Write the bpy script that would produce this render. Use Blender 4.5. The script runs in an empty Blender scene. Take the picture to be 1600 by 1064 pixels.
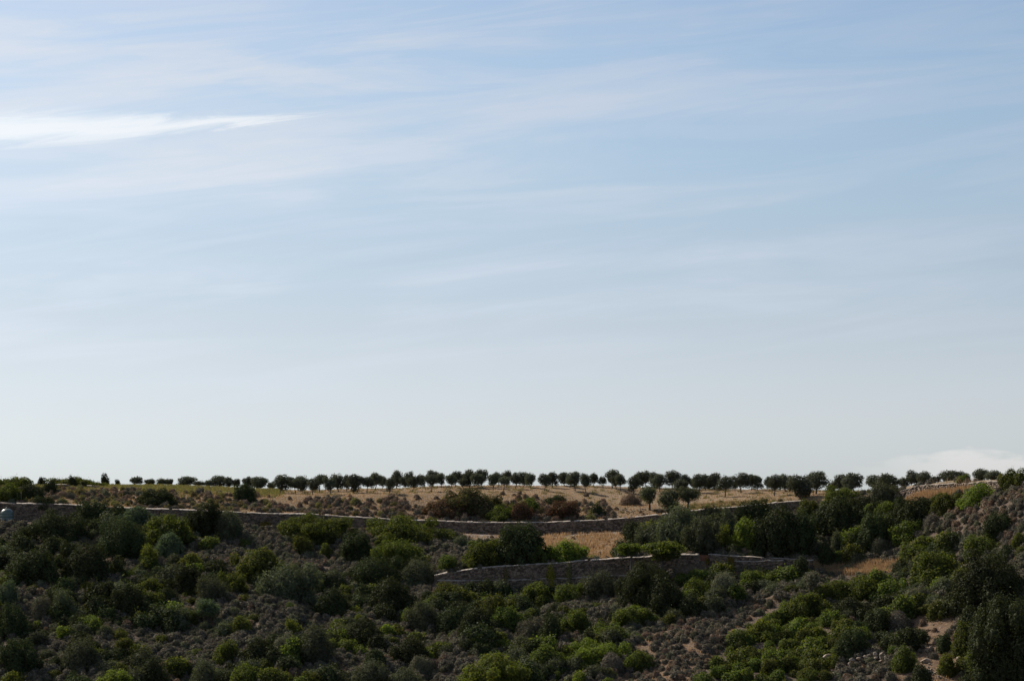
import bpy, math, random
import numpy as np
from mathutils import Vector

R = math.radians
rng = np.random.default_rng(7)
random.seed(7)
sc = bpy.context.scene
COL = sc.collection

# ---------------------------------------------------------------- camera, sky, sun, exposure
FPX = 1600 * 85 / 36.0          # focal length in photo pixels (85 mm lens)
HOR = 790.0                     # eye level in the photo
CX = 800.0
cam_d = bpy.data.cameras.new('camera')
cam_d.lens = 85; cam_d.sensor_width = 36; cam_d.sensor_fit = 'HORIZONTAL'
cam_d.clip_start = 1; cam_d.clip_end = 9000
cam_d.shift_y = (HOR - 532) / 1600.0
cam = bpy.data.objects.new('camera', cam_d)
cam.rotation_euler = (R(90), 0, 0)
COL.objects.link(cam)
sc.camera = cam

SUN_AZ, SUN_EL = -42.0, 37.0    # degrees; azimuth measured from the view direction, left is negative
sd = Vector((math.sin(R(SUN_AZ)) * math.cos(R(SUN_EL)), math.cos(R(SUN_AZ)) * math.cos(R(SUN_EL)), math.sin(R(SUN_EL))))

w = bpy.data.worlds.new('World'); sc.world = w; w.use_nodes = True
nt = w.node_tree; N = nt.nodes; L = nt.links
N.clear()
def nd(t, **k):
    n = N.new(t)
    for a, v in k.items(): setattr(n, a, v)
    return n
def mth(op, a, b=None, c=None, clamp=False):
    n = nd('ShaderNodeMath', operation=op); n.use_clamp = clamp
    for i, v in enumerate((a, b, c)):
        if v is None: continue
        if isinstance(v, (int, float)): n.inputs[i].default_value = v
        else: L.new(v, n.inputs[i])
    return n.outputs[0]
def smooth(v, a, b):
    n = nd('ShaderNodeMapRange', interpolation_type='SMOOTHSTEP')
    L.new(v, n.inputs[0]); n.inputs[1].default_value = a; n.inputs[2].default_value = b
    return n.outputs[0]
def wmix(f, a, b):
    n = nd('ShaderNodeMix', data_type='RGBA')
    for s, v in ((n.inputs[0], f), (n.inputs[6], a), (n.inputs[7], b)):
        if isinstance(v, tuple): s.default_value = v
        elif isinstance(v, (int, float)): s.default_value = v
        else: L.new(v, s)
    return n.outputs[2]
SKY_STRENGTH = 0.0785
sky = nd('ShaderNodeTexSky', sky_type='NISHITA'); sky.sun_disc = False
sky.sun_elevation = R(SUN_EL); sky.sun_rotation = R(SUN_AZ)
sky.altitude = 50; sky.air_density = 1.0; sky.dust_density = 1.1; sky.ozone_density = 3.0
tc = nd('ShaderNodeTexCoord')
sep = nd('ShaderNodeSeparateXYZ'); L.new(tc.outputs['Generated'], sep.inputs[0])
az = mth('ARCTAN2', sep.outputs[0], sep.outputs[1])
el = mth('ARCSINE', sep.outputs[2])
def cloudnoise(sx, sy, shear, scale, detail, rough, off, dist=0.6):
    cb = nd('ShaderNodeCombineXYZ')
    L.new(mth('MULTIPLY', az, sx), cb.inputs[0])
    L.new(mth('MULTIPLY', mth('ADD', el, mth('MULTIPLY', az, shear)), sy), cb.inputs[1])
    cb.inputs[2].default_value = off
    n = nd('ShaderNodeTexNoise'); n.inputs['Scale'].default_value = scale
    n.inputs['Detail'].default_value = detail; n.inputs['Roughness'].default_value = rough
    n.inputs['Distortion'].default_value = dist
    L.new(cb.outputs[0], n.inputs['Vector'])
    return n.outputs['Fac']
hazef = mth('MULTIPLY', mth('SUBTRACT', 1.0, smooth(el, 0.025, 0.185)), 0.97)
n1 = cloudnoise(5.0, 26.0, -0.06, 1.0, 5, 0.52, 2.3)            # broad cirrus sheets
n2 = cloudnoise(18.0, 150.0, -0.12, 1.0, 9, 0.66, 7.7, 1.4)      # fine fibres
n3 = cloudnoise(6.0, 62.0, -0.11, 1.0, 6, 0.58, 11.2, 0.9)      # drawn out bands
veil = mth('MULTIPLY', smooth(mth('ADD', mth('MULTIPLY', n1, 0.5), mth('MULTIPLY', n3, 0.5)), 0.42, 0.66), mth('ADD', 0.45, mth('MULTIPLY', n2, 0.9)))
veil = mth('MULTIPLY', mth('MULTIPLY', veil, smooth(el, 0.01, 0.10)), mth('SUBTRACT', 1.0, mth('MULTIPLY', smooth(az, 0.02, 0.2), 0.45)))
# the cirrus bank in the upper left with its bright streak, and the low bank at the right horizon
def bank(az0, az1, edge, c0, slope, half, noise_amt, curve=0.0):
    d = mth('SUBTRACT', el, mth('ADD', c0, mth('ADD', mth('MULTIPLY', mth('SUBTRACT', az, az0), slope), mth('MULTIPLY', mth('MULTIPLY', mth('SUBTRACT', az, az0), mth('SUBTRACT', az, az0)), curve))))
    d = mth('ADD', d, mth('MULTIPLY', mth('SUBTRACT', n2, 0.5), noise_amt))
    wdt = mth('MULTIPLY', mth('SUBTRACT', 1.0, smooth(az, az1 - edge, az1)), half)
    return mth('SUBTRACT', 1.0, smooth(mth('DIVIDE', mth('ABSOLUTE', d), mth('MAXIMUM', wdt, 0.00005)), 0.0, 1.0))
streak = mth('MULTIPLY', bank(-0.209, -0.060, 0.145, 0.1512, 0.030, 0.0100, 0.013, 0.32), mth('MULTIPLY', smooth(az, -0.42, -0.24), mth('SUBTRACT', 1.0, smooth(az, -0.12, -0.06))))
sheet = mth('MULTIPLY', mth('MULTIPLY', smooth(el, 0.1195, 0.132), mth('SUBTRACT', 1.0, smooth(az, -0.14, 0.09))), mth('MULTIPLY', mth('ADD', 0.3, smooth(n3, 0.34, 0.62)), mth('ADD', 0.4, mth('MULTIPLY', n2, 0.9))))
lown = cloudnoise(30.0, 110.0, 0.0, 1.0, 5, 0.55, 4.1, 0.3)
low = mth('MULTIPLY', mth('MULTIPLY', smooth(az, 0.13, 0.19), smooth(mth('SUBTRACT', mth('ADD', 0.021, mth('MULTIPLY', mth('SUBTRACT', lown, 0.5), 0.022)), el), 0.0, 0.004)), smooth(el, 0.002, 0.014))
# airlight and ice cloud take their brightness from the sky behind them, so they dim away from the sun
lumn = nd('ShaderNodeRGBToBW'); L.new(sky.outputs[0], lumn.inputs[0])
glow = mth('MULTIPLY', mth('POWER', mth('MULTIPLY', lumn.outputs[0], 0.1), 0.55), 1.02)
def lit(r, g, b_):
    cb = nd('ShaderNodeCombineXYZ')
    for i, v in enumerate((r, g, b_)): L.new(mth('MULTIPLY', glow, v), cb.inputs[i])
    return cb.outputs[0]
base = wmix(hazef, sky.outputs[0], wmix(smooth(el, 0.0, 0.12), lit(8.5, 9.1, 9.15), lit(5.6, 6.8, 8.8)))
c1 = wmix(mth('MULTIPLY', veil, 0.58), base, lit(8.7, 9.3, 10.6))
c2 = wmix(mth('MULTIPLY', sheet, 0.6), c1, lit(8.9, 9.45, 10.4))
c3 = wmix(mth('MULTIPLY', low, 0.75), c2, lit(10.9, 10.8, 10.6))
c4 = wmix(mth('MULTIPLY', streak, 0.78), c3, lit(11.4, 11.7, 12.0))
bg = nd('ShaderNodeBackground'); bg.inputs[1].default_value = SKY_STRENGTH
L.new(c4, bg.inputs[0])
wo = nd('ShaderNodeOutputWorld'); L.new(bg.outputs[0], wo.inputs[0])

sun_d = bpy.data.lights.new('sun', 'SUN'); sun_d.energy = 5.0; sun_d.angle = R(0.6); sun_d.color = (1.0, 0.91, 0.79)
sun = bpy.data.objects.new('sun', sun_d); COL.objects.link(sun)
sun.rotation_euler = sd.to_track_quat('Z', 'Y').to_euler()
sun.location = (-100, 300, 150)

vs = sc.view_settings
sc.display_settings.display_device = 'sRGB'
vs.view_transform = 'Standard'; vs.look = 'None'; vs.gamma = 1.0; vs.exposure = 0.35; vs.use_curve_mapping = False
sc.cycles.max_bounces = 5; sc.cycles.diffuse_bounces = 2; sc.cycles.transmission_bounces = 3
sc.cycles.transparent_max_bounces = 4; sc.cycles.glossy_bounces = 2

# ---------------------------------------------------------------- helpers
def tag(o, label=None, cat=None, group=None, kind=None):
    if label: o['label'] = label
    if cat: o['category'] = cat
    if group: o['group'] = group
    if kind: o['kind'] = kind
    return o
def mesh_np(name, V, faces, mat, smoothf=False):
    """faces: list of int arrays (n,k)."""
    me = bpy.data.meshes.new(name)
    V = np.asarray(V, dtype=np.float32).reshape(-1, 3)
    faces = [np.asarray(f, dtype=np.int32) for f in faces if len(f)]
    tot = np.concatenate([np.full(len(f), f.shape[1], np.int32) for f in faces])
    li = np.concatenate([f.ravel() for f in faces])
    st = np.concatenate([[0], np.cumsum(tot)[:-1]]).astype(np.int32)
    me.vertices.add(len(V)); me.vertices.foreach_set('co', V.ravel())
    me.loops.add(len(li)); me.loops.foreach_set('vertex_index', li)
    me.polygons.add(len(tot)); me.polygons.foreach_set('loop_start', st); me.polygons.foreach_set('loop_total', tot)
    if smoothf: me.polygons.foreach_set('use_smooth', np.ones(len(tot), bool))
    me.update(calc_edges=True); me.validate()
    if mat is not None: me.materials.append(mat)
    return me
def link(name, me, parent=None, loc=None, rot=None, scale=None):
    o = bpy.data.objects.new(name, me); COL.objects.link(o)
    if parent is not None: o.parent = parent
    if loc is not None: o.location = tuple(float(v) for v in loc)
    if rot is not None: o.rotation_euler = rot
    if scale is not None: o.scale = tuple(float(v) for v in scale)
    return o
class MB:
    """collects vertices and faces for one mesh"""
    def __init__(s): s.V = []; s.F = {}; s.n = 0
    def add(s, V, *faces):
        V = np.asarray(V, float).reshape(-1, 3); s.V.append(V)
        for f in faces:
            f = np.asarray(f, int)
            if len(f): s.F.setdefault(f.shape[1], []).append(f + s.n)
        s.n += len(V)
    def mesh(s, name, mat, smoothf=False):
        return mesh_np(name, np.concatenate(s.V), [np.concatenate(v) for v in s.F.values()], mat, smoothf)
BOXF = np.array([[0,1,3,2],[4,6,7,5],[0,4,5,1],[2,3,7,6],[0,2,6,4],[1,5,7,3]])
BOXV = np.array([[x,y,z] for x in (-.5,.5) for y in (-.5,.5) for z in (-.5,.5)], float)
def box(mb, c, s, rz=0.0, jit=0.0, rx=0.0):
    V = BOXV * np.array(s)
    if jit: V = V + rng.normal(0, jit, V.shape) * np.array(s)
    if rx:
        a = math.cos(rx), math.sin(rx); V = np.stack([V[:,0], V[:,1]*a[0]-V[:,2]*a[1], V[:,1]*a[1]+V[:,2]*a[0]], 1)
    a = math.cos(rz), math.sin(rz)
    V = np.stack([V[:,0]*a[0]-V[:,1]*a[1], V[:,0]*a[1]+V[:,1]*a[0], V[:,2]], 1)
    mb.add(V + np.array(c), BOXF)
def tube(mb, pts, rad, k=6):
    pts = np.asarray(pts, float); n = len(pts)
    rings = []
    for i in range(n):
        t = pts[min(i+1,n-1)] - pts[max(i-1,0)]; t /= np.linalg.norm(t) + 1e-9
        a = np.cross(t, [0.3,0.9,0.2]); a /= np.linalg.norm(a) + 1e-9; b = np.cross(t, a)
        ang = np.arange(k) / k * 2 * math.pi
        rings.append(pts[i] + rad[i] * (np.cos(ang)[:,None]*a + np.sin(ang)[:,None]*b))
    F = []
    for i in range(n-1):
        for j in range(k):
            F.append([i*k+j, i*k+(j+1)%k, (i+1)*k+(j+1)%k, (i+1)*k+j])
    mb.add(np.concatenate(rings), F, [list(range(k))[::-1]], [[(n-1)*k+j for j in range(k)]])
def ico():
    t = (1 + 5 ** .5) / 2
    v = np.array([[-1,t,0],[1,t,0],[-1,-t,0],[1,-t,0],[0,-1,t],[0,1,t],[0,-1,-t],[0,1,-t],[t,0,-1],[t,0,1],[-t,0,-1],[-t,0,1]], float)
    v /= np.linalg.norm(v[0])
    f = np.array([[0,11,5],[0,5,1],[0,1,7],[0,7,10],[0,10,11],[1,5,9],[5,11,4],[11,10,2],[10,7,6],[7,1,8],[3,9,4],[3,4,2],[3,2,6],[3,6,8],[3,8,9],[4,9,5],[2,4,11],[6,2,10],[8,6,7],[9,8,1]])
    return v, f
def ico_sub(v, f):
    v = list(map(tuple, v)); c = {}; F = []
    def mid(a, b):
        k = (min(a,b), max(a,b))
        if k not in c:
            m = (np.array(v[a]) + np.array(v[b])); m /= np.linalg.norm(m); v.append(tuple(m)); c[k] = len(v)-1
        return c[k]
    for a, b, d in f:
        x, y, z = mid(a,b), mid(b,d), mid(d,a); F += [[a,x,z],[b,y,x],[d,z,y],[x,y,z]]
    return np.array(v), np.array(F)
ICO0 = ico(); ICO1 = ico_sub(*ICO0); ICO2 = ico_sub(*ICO1)

# ---------------------------------------------------------------- materials
MATS = {}
def new_mat(name):
    m = bpy.data.materials.new(name); m.use_nodes = True; m.node_tree.nodes.clear(); MATS[name] = m
    return m, m.node_tree.nodes, m.node_tree.links
def leaf_mat(name, cA, cB, cC=None, trans=0.35, rough=0.95, gloss=0.02, tint=(1.25, 1.35, 0.7), hv=1.0):
    """cA, cB: range of leaf colours, cC: colour of odd leaves"""
    m, n, l = new_mat(name)
    geo = n.new('ShaderNodeNewGeometry'); oi = n.new('ShaderNodeObjectInfo')
    mx = n.new('ShaderNodeMix'); mx.data_type = 'RGBA'
    mx.inputs[6].default_value = (*cA, 1); mx.inputs[7].default_value = (*cB, 1)
    l.new(geo.outputs['Random Per Island'], mx.inputs[0])
    out = mx.outputs[2]
    if cC:
        gt = n.new('ShaderNodeMath'); gt.operation = 'FRACT'
        mu = n.new('ShaderNodeMath'); mu.operation = 'MULTIPLY'; mu.inputs[1].default_value = 37.7
        l.new(geo.outputs['Random Per Island'], mu.inputs[0]); l.new(mu.outputs[0], gt.inputs[0])
        mr = n.new('ShaderNodeMapRange'); mr.inputs[1].default_value = 0.8; mr.inputs[2].default_value = 0.9
        l.new(gt.outputs[0], mr.inputs[0])
        m2 = n.new('ShaderNodeMix'); m2.data_type = 'RGBA'; m2.inputs[7].default_value = (*cC, 1)
        l.new(mr.outputs[0], m2.inputs[0]); l.new(out, m2.inputs[6]); out = m2.outputs[2]
    hs = n.new('ShaderNodeHueSaturation')
    ma = n.new('ShaderNodeMath'); ma.operation = 'MULTIPLY_ADD'; ma.inputs[1].default_value = 0.05*hv; ma.inputs[2].default_value = 0.5-.025*hv
    mb = n.new('ShaderNodeMath'); mb.operation = 'MULTIPLY_ADD'; mb.inputs[1].default_value = 0.5*hv; mb.inputs[2].default_value = 1-.25*hv
    l.new(oi.outputs['Random'], ma.inputs[0]); l.new(oi.outputs['Random'], mb.inputs[0])
    l.new(ma.outputs[0], hs.inputs[0]); l.new(mb.outputs[0], hs.inputs[2]); l.new(out, hs.inputs[4])
    d = n.new('ShaderNodeBsdfDiffuse'); t = n.new('ShaderNodeBsdfTranslucent')
    l.new(hs.outputs[0], d.inputs[0])
    br = n.new('ShaderNodeMix'); br.data_type = 'RGBA'; br.blend_type = 'MULTIPLY'; br.inputs[0].default_value = 1
    br.inputs[7].default_value = (*tint, 1); l.new(hs.outputs[0], br.inputs[6]); l.new(br.outputs[2], t.inputs[0])
    ms = n.new('ShaderNodeMixShader'); ms.inputs[0].default_value = trans
    l.new(d.outputs[0], ms.inputs[1]); l.new(t.outputs[0], ms.inputs[2])
    g = n.new('ShaderNodeBsdfGlossy'); g.inputs['Roughness'].default_value = rough * 0.7; g.inputs[0].default_value = (0.6, 0.65, 0.6, 1)
    m3 = n.new('ShaderNodeMixShader'); m3.inputs[0].default_value = gloss
    l.new(ms.outputs[0], m3.inputs[1]); l.new(g.outputs[0], m3.inputs[2])
    o = n.new('ShaderNodeOutputMaterial'); l.new(m3.outputs[0], o.inputs[0])
    return m
LEAF = {
 'lent':  leaf_mat('lentisk_leaf', (0.042,0.053,0.011), (0.096,0.112,0.020), (0.12,0.115,0.03), 0.46),
 'bright':leaf_mat('bright_leaf', (0.070,0.084,0.013), (0.130,0.148,0.024), (0.15,0.145,0.03), 0.48),
 'dark':  leaf_mat('dark_leaf', (0.024,0.029,0.011), (0.052,0.058,0.021), None, 0.22),
 'olive': leaf_mat('olive_leaf', (0.052,0.056,0.032), (0.10,0.103,0.060), None, 0.28),
 'orch':  leaf_mat('hazed_orchard_leaf', (0.050,0.055,0.037), (0.105,0.11,0.073), None, 0.3, tint=(1.2,1.2,.85)),  # silvery olive leaf, colour lifted to stand in for distance haze
 'blue':  leaf_mat('glaucous_leaf', (0.052,0.068,0.036), (0.095,0.115,0.065), None, 0.3),
 'grey':  leaf_mat('grey_twig', (0.085,0.074,0.056), (0.20,0.177,0.138), (0.11,0.105,0.06), 0.25, tint=(1.2,1.12,1.0), hv=.35),
 'ggreen':leaf_mat('grey_green_leaf', (0.082,0.082,0.05), (0.165,0.16,0.10), None, 0.27, tint=(1.2,1.12,1.0)),
 'brown': leaf_mat('brown_twig', (0.14,0.095,0.068), (0.27,0.190,0.14), (0.17,0.14,0.07), 0.25, tint=(1.2,1.12,1.0), hv=.35),
 'red':   leaf_mat('red_leaf', (0.075,0.046,0.028), (0.145,0.082,0.043), (0.075,0.085,0.028), 0.35, tint=(1.3,1.05,.8), hv=.5),
 'redg':  leaf_mat('reddish_green_leaf', (0.05,0.052,0.022), (0.095,0.085,0.032), (0.13,0.065,0.04), 0.3),
 'yellow':leaf_mat('yellow_leaf', (0.17,0.15,0.02), (0.30,0.24,0.04), None, 0.4),
 'weed':  leaf_mat('weed_leaf', (0.095,0.095,0.035), (0.20,0.165,0.075), (0.24,0.16,0.085), 0.3),
 'straw': leaf_mat('straw', (0.24,0.165,0.092), (0.41,0.29,0.17), None, 0.4, 0.8, 0.02, tint=(1.2,1.05,.9), hv=0),
}
def simple_mat(name, cA, cB, scale=3.0, bump=0.3, rough=0.9, detail=6, obj_var=0.0):
    m, n, l = new_mat(name)
    t = n.new('ShaderNodeTexCoord'); no = n.new('ShaderNodeTexNoise'); no.inputs['Scale'].default_value = scale; no.inputs['Detail'].default_value = detail
    l.new(t.outputs['Object'], no.inputs['Vector'])
    mx = n.new('ShaderNodeMix'); mx.data_type = 'RGBA'; mx.inputs[6].default_value = (*cA,1); mx.inputs[7].default_value = (*cB,1)
    mr = n.new('ShaderNodeMapRange'); mr.inputs[1].default_value = .3; mr.inputs[2].default_value = .7
    l.new(no.outputs['Fac'], mr.inputs[0])
    if obj_var:
        geo = n.new('ShaderNodeNewGeometry'); ad = n.new('ShaderNodeMath'); ad.operation = 'MULTIPLY_ADD'; ad.use_clamp = True
        su = n.new('ShaderNodeMath'); su.operation = 'SUBTRACT'; su.inputs[1].default_value = .5
        l.new(geo.outputs['Random Per Island'], su.inputs[0]); l.new(su.outputs[0], ad.inputs[0]); ad.inputs[1].default_value = obj_var
        l.new(mr.outputs[0], ad.inputs[2]); l.new(ad.outputs[0], mx.inputs[0])
    else: l.new(mr.outputs[0], mx.inputs[0])
    p = n.new('ShaderNodeBsdfPrincipled'); p.inputs['Roughness'].default_value = rough
    l.new(mx.outputs[2], p.inputs['Base Color'])
    if bump:
        b = n.new('ShaderNodeBump'); b.inputs['Strength'].default_value = bump; b.inputs['Distance'].default_value = 0.05
        l.new(no.outputs['Fac'], b.inputs['Height']); l.new(b.outputs[0], p.inputs['Normal'])
    o = n.new('ShaderNodeOutputMaterial'); l.new(p.outputs[0], o.inputs[0])
    return m
M_BARK = simple_mat('bark', (0.05,0.042,0.035), (0.12,0.10,0.085), 6)
M_STONE = simple_mat('wall_stone', (0.085,0.061,0.043), (0.26,0.192,0.142), 1.3, 0.4, 0.95, 6, 1.1)
M_MORTAR = simple_mat('wall_core', (0.052,0.040,0.031), (0.088,0.068,0.053), 4, 0.3)
M_COPING = simple_mat('coping_stone', (0.16,0.13,0.105), (0.42,0.36,0.30), 2.0, 0.3, 0.9, 5, 1.2)
M_ROCK = simple_mat('field_rock', (0.17,0.125,0.09), (0.40,0.32,0.25), 1.5, 0.5, 0.95)
M_PATH = simple_mat('path_gravel', (0.23,0.19,0.155), (0.35,0.30,0.255), 0.8, 0.3)
M_RUST = simple_mat('brown_gate_wood', (0.13,0.05,0.025), (0.22,0.085,0.04), 5, 0.2)
M_ROOF = simple_mat('dark_roof', (0.025,0.026,0.03), (0.045,0.045,0.05), 2, 0.1)
M_TANK = simple_mat('tank_plastic', (0.075,0.105,0.092), (0.10,0.135,0.118), 1, 0.0, 0.35)
M_WHITE = simple_mat('white_paint', (0.72,0.71,0.69), (0.82,0.81,0.79), 2, 0.1, 0.6)
M_POST = simple_mat('weathered_post', (0.16,0.13,0.10), (0.28,0.23,0.18), 6, 0.2)

# ---------------------------------------------------------------- terrain
def IP(d):
    xs = sorted(d); ys = [d[x] for x in xs]
    return lambda p: np.interp(p, xs, ys)
Yk1 = IP({0:346, 800:341, 1200:332, 1600:314})
K3 = IP({0:902, 400:907, 620:921, 700:919, 800:921, 900:921, 980:908, 1060:897, 1100:892, 1260:892, 1300:895, 1400:895, 1600:868})
Y3 = IP({0:392, 680:396, 1000:397, 1260:395, 1400:384, 1600:354})
STEP = IP({620:0, 668:0, 685:17, 740:31, 860:39, 975:35, 1045:25, 1108:22, 1265:15, 1285:0})
K5 = IP({-300:808, 0:812, 100:815, 200:815, 300:816, 400:823, 550:826, 600:829, 700:832, 800:836, 850:836, 900:834, 1000:828, 1060:816, 1150:803, 1250:797, 1300:793, 1390:781, 1430:772, 1480:768, 1560:762, 1600:761, 1900:740})
Y5 = IP({0:430, 700:433, 1000:432, 1250:425, 1400:415, 1480:401, 1600:382, 1900:360})
K6 = IP({-300:779, 0:785, 100:788, 200:793, 300:797, 400:801, 500:804, 600:810, 650:812.5, 700:814.5, 780:816, 850:816, 900:814, 960:810, 1000:807, 1060:800, 1100:796, 1150:791, 1250:782, 1300:778, 1390:773, 1430:759, 1480:756, 1560:752, 1600:750, 1900:728})
K7 = IP({-300:754, 0:762, 100:765, 200:765, 300:768, 400:774, 500:774, 600:773, 700:770, 800:771, 850:772, 900:776, 950:783, 1000:789, 1060:790, 1100:786, 1200:779, 1300:773.5, 1390:769.5, 1430:757.5, 1480:754.5, 1560:751, 1600:748, 1900:726})
Y7 = IP({0:450, 500:451, 900:453, 1060:441, 1200:434, 1300:426, 1400:419, 1480:404, 1600:386, 1900:364})
K8 = IP({-300:752, 0:757, 100:758, 200:757.5, 300:760, 400:764, 500:765.5, 600:763, 650:760.5, 700:758.5, 800:758.5, 900:757.5, 950:759.5, 1000:762, 1100:763.5, 1200:765, 1300:767, 1390:768, 1430:757, 1480:754, 1560:750.5, 1600:747, 1900:722})
Y8 = IP({0:486, 500:481, 1000:479, 1200:470, 1300:455, 1400:436, 1480:418, 1600:402, 1900:385})
ROADW = IP({960:3.6, 1030:0.6})
def zz(py, Y): return (HOR - py) / FPX * Y
def knots(p):
    p = np.asarray(p, float); o = np.ones_like(p)
    y1, y3, y5, y7, y8 = Yk1(p), Y3(p), Y5(p), Y7(p), Y8(p)
    k3, k5, k6 = K3(p), K5(p), K6(p)
    z8 = zz(K8(p), y8)
    Y = [ -60*o, 12*o, 80*o, 200*o, 290*o, y1, y3, y3+0.9, y5-ROADW(p), y5, y5+0.7, y7, y8, y8+25, y8+120, 1300*o, 5000*o ]
    Z = [ -2*o, -3.5*o, -24*o, -52*o, -41*o, zz(1064*o, y1), zz(k3, y3), zz(k3-STEP(p)+1.2, y3+0.9), zz(k5+2.2, y5-ROADW(p)), zz(k5, y5), zz(k6, y5+0.7)-0.12,
          zz(K7(p), y7), z8, z8-0.5, z8-9, -42*o, -60*o ]
    return np.array(Y), np.array(Z)
ph = rng.uniform(0, 6.28, 24); an = rng.uniform(0, 6.28, 24)
def und(X, Y):
    s = 0
    for i in range(12):
        wl = [28, 17, 11, 8, 6, 4.5, 3.4, 23, 14, 9, 5, 3][i]
        s = s + np.sin((X*np.cos(an[i]) + Y*np.sin(an[i])) * 6.283 / wl + ph[i]) * wl * 0.016
    return s
def nz(X, Y, p, Yk):
    """ground undulation, fading out at walls, path and crest"""
    m = np.clip((Yk[6] - Y) / 10, 0, 1) * 1.0
    t = (Y - Yk[7]) / np.maximum(Yk[8] - Yk[7], 1)
    m = np.where((Y > Yk[7]) & (Y < Yk[8]), np.clip(4*t*(1-t), 0, 1) * 0.6, m)
    t = (Y - Yk[10]) / np.maximum(Yk[11] - Yk[10], 1)
    m = np.where((Y > Yk[10]) & (Y < Yk[11]), np.clip(4*t*(1-t), 0, 1) * 0.45, m)
    m = np.where(Y >= Yk[11], np.clip((Y - Yk[11]) / 10, 0, 1) * 0.12, m)
    m = np.where(Y < 250, 0, m)
    return und(X, Y) * m
def gz(X, Y):
    X = np.atleast_1d(np.asarray(X, float)); Y = np.atleast_1d(np.asarray(Y, float))
    p = X / Y * FPX + CX
    Yk, Zk = knots(p)
    z = np.full(X.shape, Zk[0][0] if Zk.ndim > 1 else 0.0)
    for i in range(len(Yk) - 1):
        t = (Y - Yk[i]) / np.maximum(Yk[i+1] - Yk[i], 1e-6)
        z = np.where((t >= 0) & (t <= 1), Zk[i] + (Zk[i+1] - Zk[i]) * np.clip(t, 0, 1), z)
    return z + nz(X, Y, p, Yk)
def depth_at(px, py):
    """first depth at which the line of sight through photo point (px, py) meets the ground"""
    Ys = np.linspace(302, float(Y8(px)), 900)
    X = (px - CX) / FPX * Ys
    v = HOR - gz(X, Ys) / Ys * FPX
    i = np.argmax(v <= py)
    if v[i] > py: return None
    return float(Ys[i])

sub = [2, 4, 4, 6, 12, 34, 2, 22, 5, 2, 14, 16, 8, 6, 5, 4]
pcols = np.concatenate([np.linspace(-1900, -150, 36)[:-1], np.linspace(-150, 1750, 430), np.linspace(1750, 3500, 36)[1:]])
Yk, Zk = knots(pcols)
rowsY, rowsZ = [], []
for i in range(len(sub)):
    for j in range(sub[i]):
        t = j / sub[i]; rowsY.append(Yk[i]*(1-t)+Yk[i+1]*t); rowsZ.append(Zk[i]*(1-t)+Zk[i+1]*t)
rowsY.append(Yk[-1]); rowsZ.append(Zk[-1])
GY = np.array(rowsY); GZ = np.array(rowsZ)
PP = np.broadcast_to(pcols, GY.shape)
GX = (PP - CX) / FPX * np.maximum(GY, 120.0)
Ykb = np.broadcast_to(Yk[:, None, :], (Yk.shape[0],) + GY.shape)
GZ = GZ + nz(GX, GY, PP, Ykb)
nr, ncol = GY.shape
V = np.stack([GX, GY, GZ], -1).reshape(-1, 3)
idx = np.arange(nr*ncol).reshape(nr, ncol)
Fq = np.stack([idx[:-1,:-1], idx[:-1,1:], idx[1:,1:], idx[1:,:-1]], -1).reshape(-1, 4)
def in_poly(px, py, poly):
    px = np.asarray(px, float); py = np.asarray(py, float); c = np.zeros(px.shape, bool); j = len(poly) - 1
    for i in range(len(poly)):
        xi, yi = poly[i]; xj, yj = poly[j]
        if yi != yj:
            c ^= ((yi > py) != (yj > py)) & (px < (xj-xi)*(py-yi)/(yj-yi)+xi)
        j = i
    return c
Z_BANK = [(842,838),(992,831),(985,850),(965,874),(850,882),(820,850)]
Z_GRAV = [(690,832),(800,836),(830,838),(800,852),(740,848),(705,840)]
Z_FIELDR = [(1000,762),(1290,764),(1290,776),(1250,786),(1100,797),(1000,800)]
Z_STRAWR = [(1412,786),(1440,774),(1520,765),(1518,769),(1465,778),(1412,793)]
Z_GRASSR = [(1262,884),(1330,882),(1410,882),(1405,897),(1340,899),(1270,893)]
Z_SOIL = [(950,1075),(1000,1000),(1070,965),(1150,945),(1215,930),(1225,940),(1150,982),(1100,1050),(1090,1075)]
Z_SOIL2 = [(1425,955),(1485,960),(1500,1000),(1512,1040),(1500,1075),(1385,1075),(1430,1010)]
Z_MAT = [(1080,1075),(1110,1012),(1150,982),(1230,938),(1290,950),(1332,990),(1310,1030),(1300,1075)]
Z_RGREY = [(1475,800),(1520,785),(1610,772),(1610,840),(1490,838)]
Z_EMB = [(415,776),(650,774),(680,795),(700,813),(420,803)]
Z_EMBL = [(60,768),(420,770),(420,803),(300,797),(60,788)]
Z_LGREY = [(330,822),(720,836),(720,900),(640,905),(560,900),(330,900)]
Z_C1 = [(395,925),(525,925),(525,985),(470,1012),(395,1000)]
Z_C2 = [(190,985),(335,985),(345,1035),(200,1040)]
Z_C3 = [(-30,812),(40,812),(45,840),(165,842),(165,862),(-30,862)]
Z_LSAND = [(-20,779),(52,781),(50,788),(-20,787)]
vpy = HOR - GZ / np.maximum(GY, 1) * FPX
kb = Ykb
attr = np.zeros((nr, ncol, 4), np.float32); attr[..., 3] = 1
attr[..., 0] = np.where(GY >= kb[10], 0.62, 0.0) + np.where(GY >= kb[11] - 2, 0.25, 0.0)
on = (GY > 250)
attr[..., 0] = np.where(on & (GY < kb[9]) & in_poly(PP, vpy, Z_BANK), 0.75, attr[..., 0])
attr[..., 0] = np.where(on & (GY < kb[9]) & (in_poly(PP, vpy, Z_GRASSR) | in_poly(PP, vpy, Z_STRAWR)), 0.9, attr[..., 0])
attr[..., 1] = np.where(on & (in_poly(PP, vpy, Z_GRAV) & (GY < kb[9])), 0.9, 0)
attr[..., 1] = np.where((GY >= kb[9]) & (PP < 56) & (PP > -200) & (GY < kb[10] + 6), 0.7, attr[..., 1])
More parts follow.
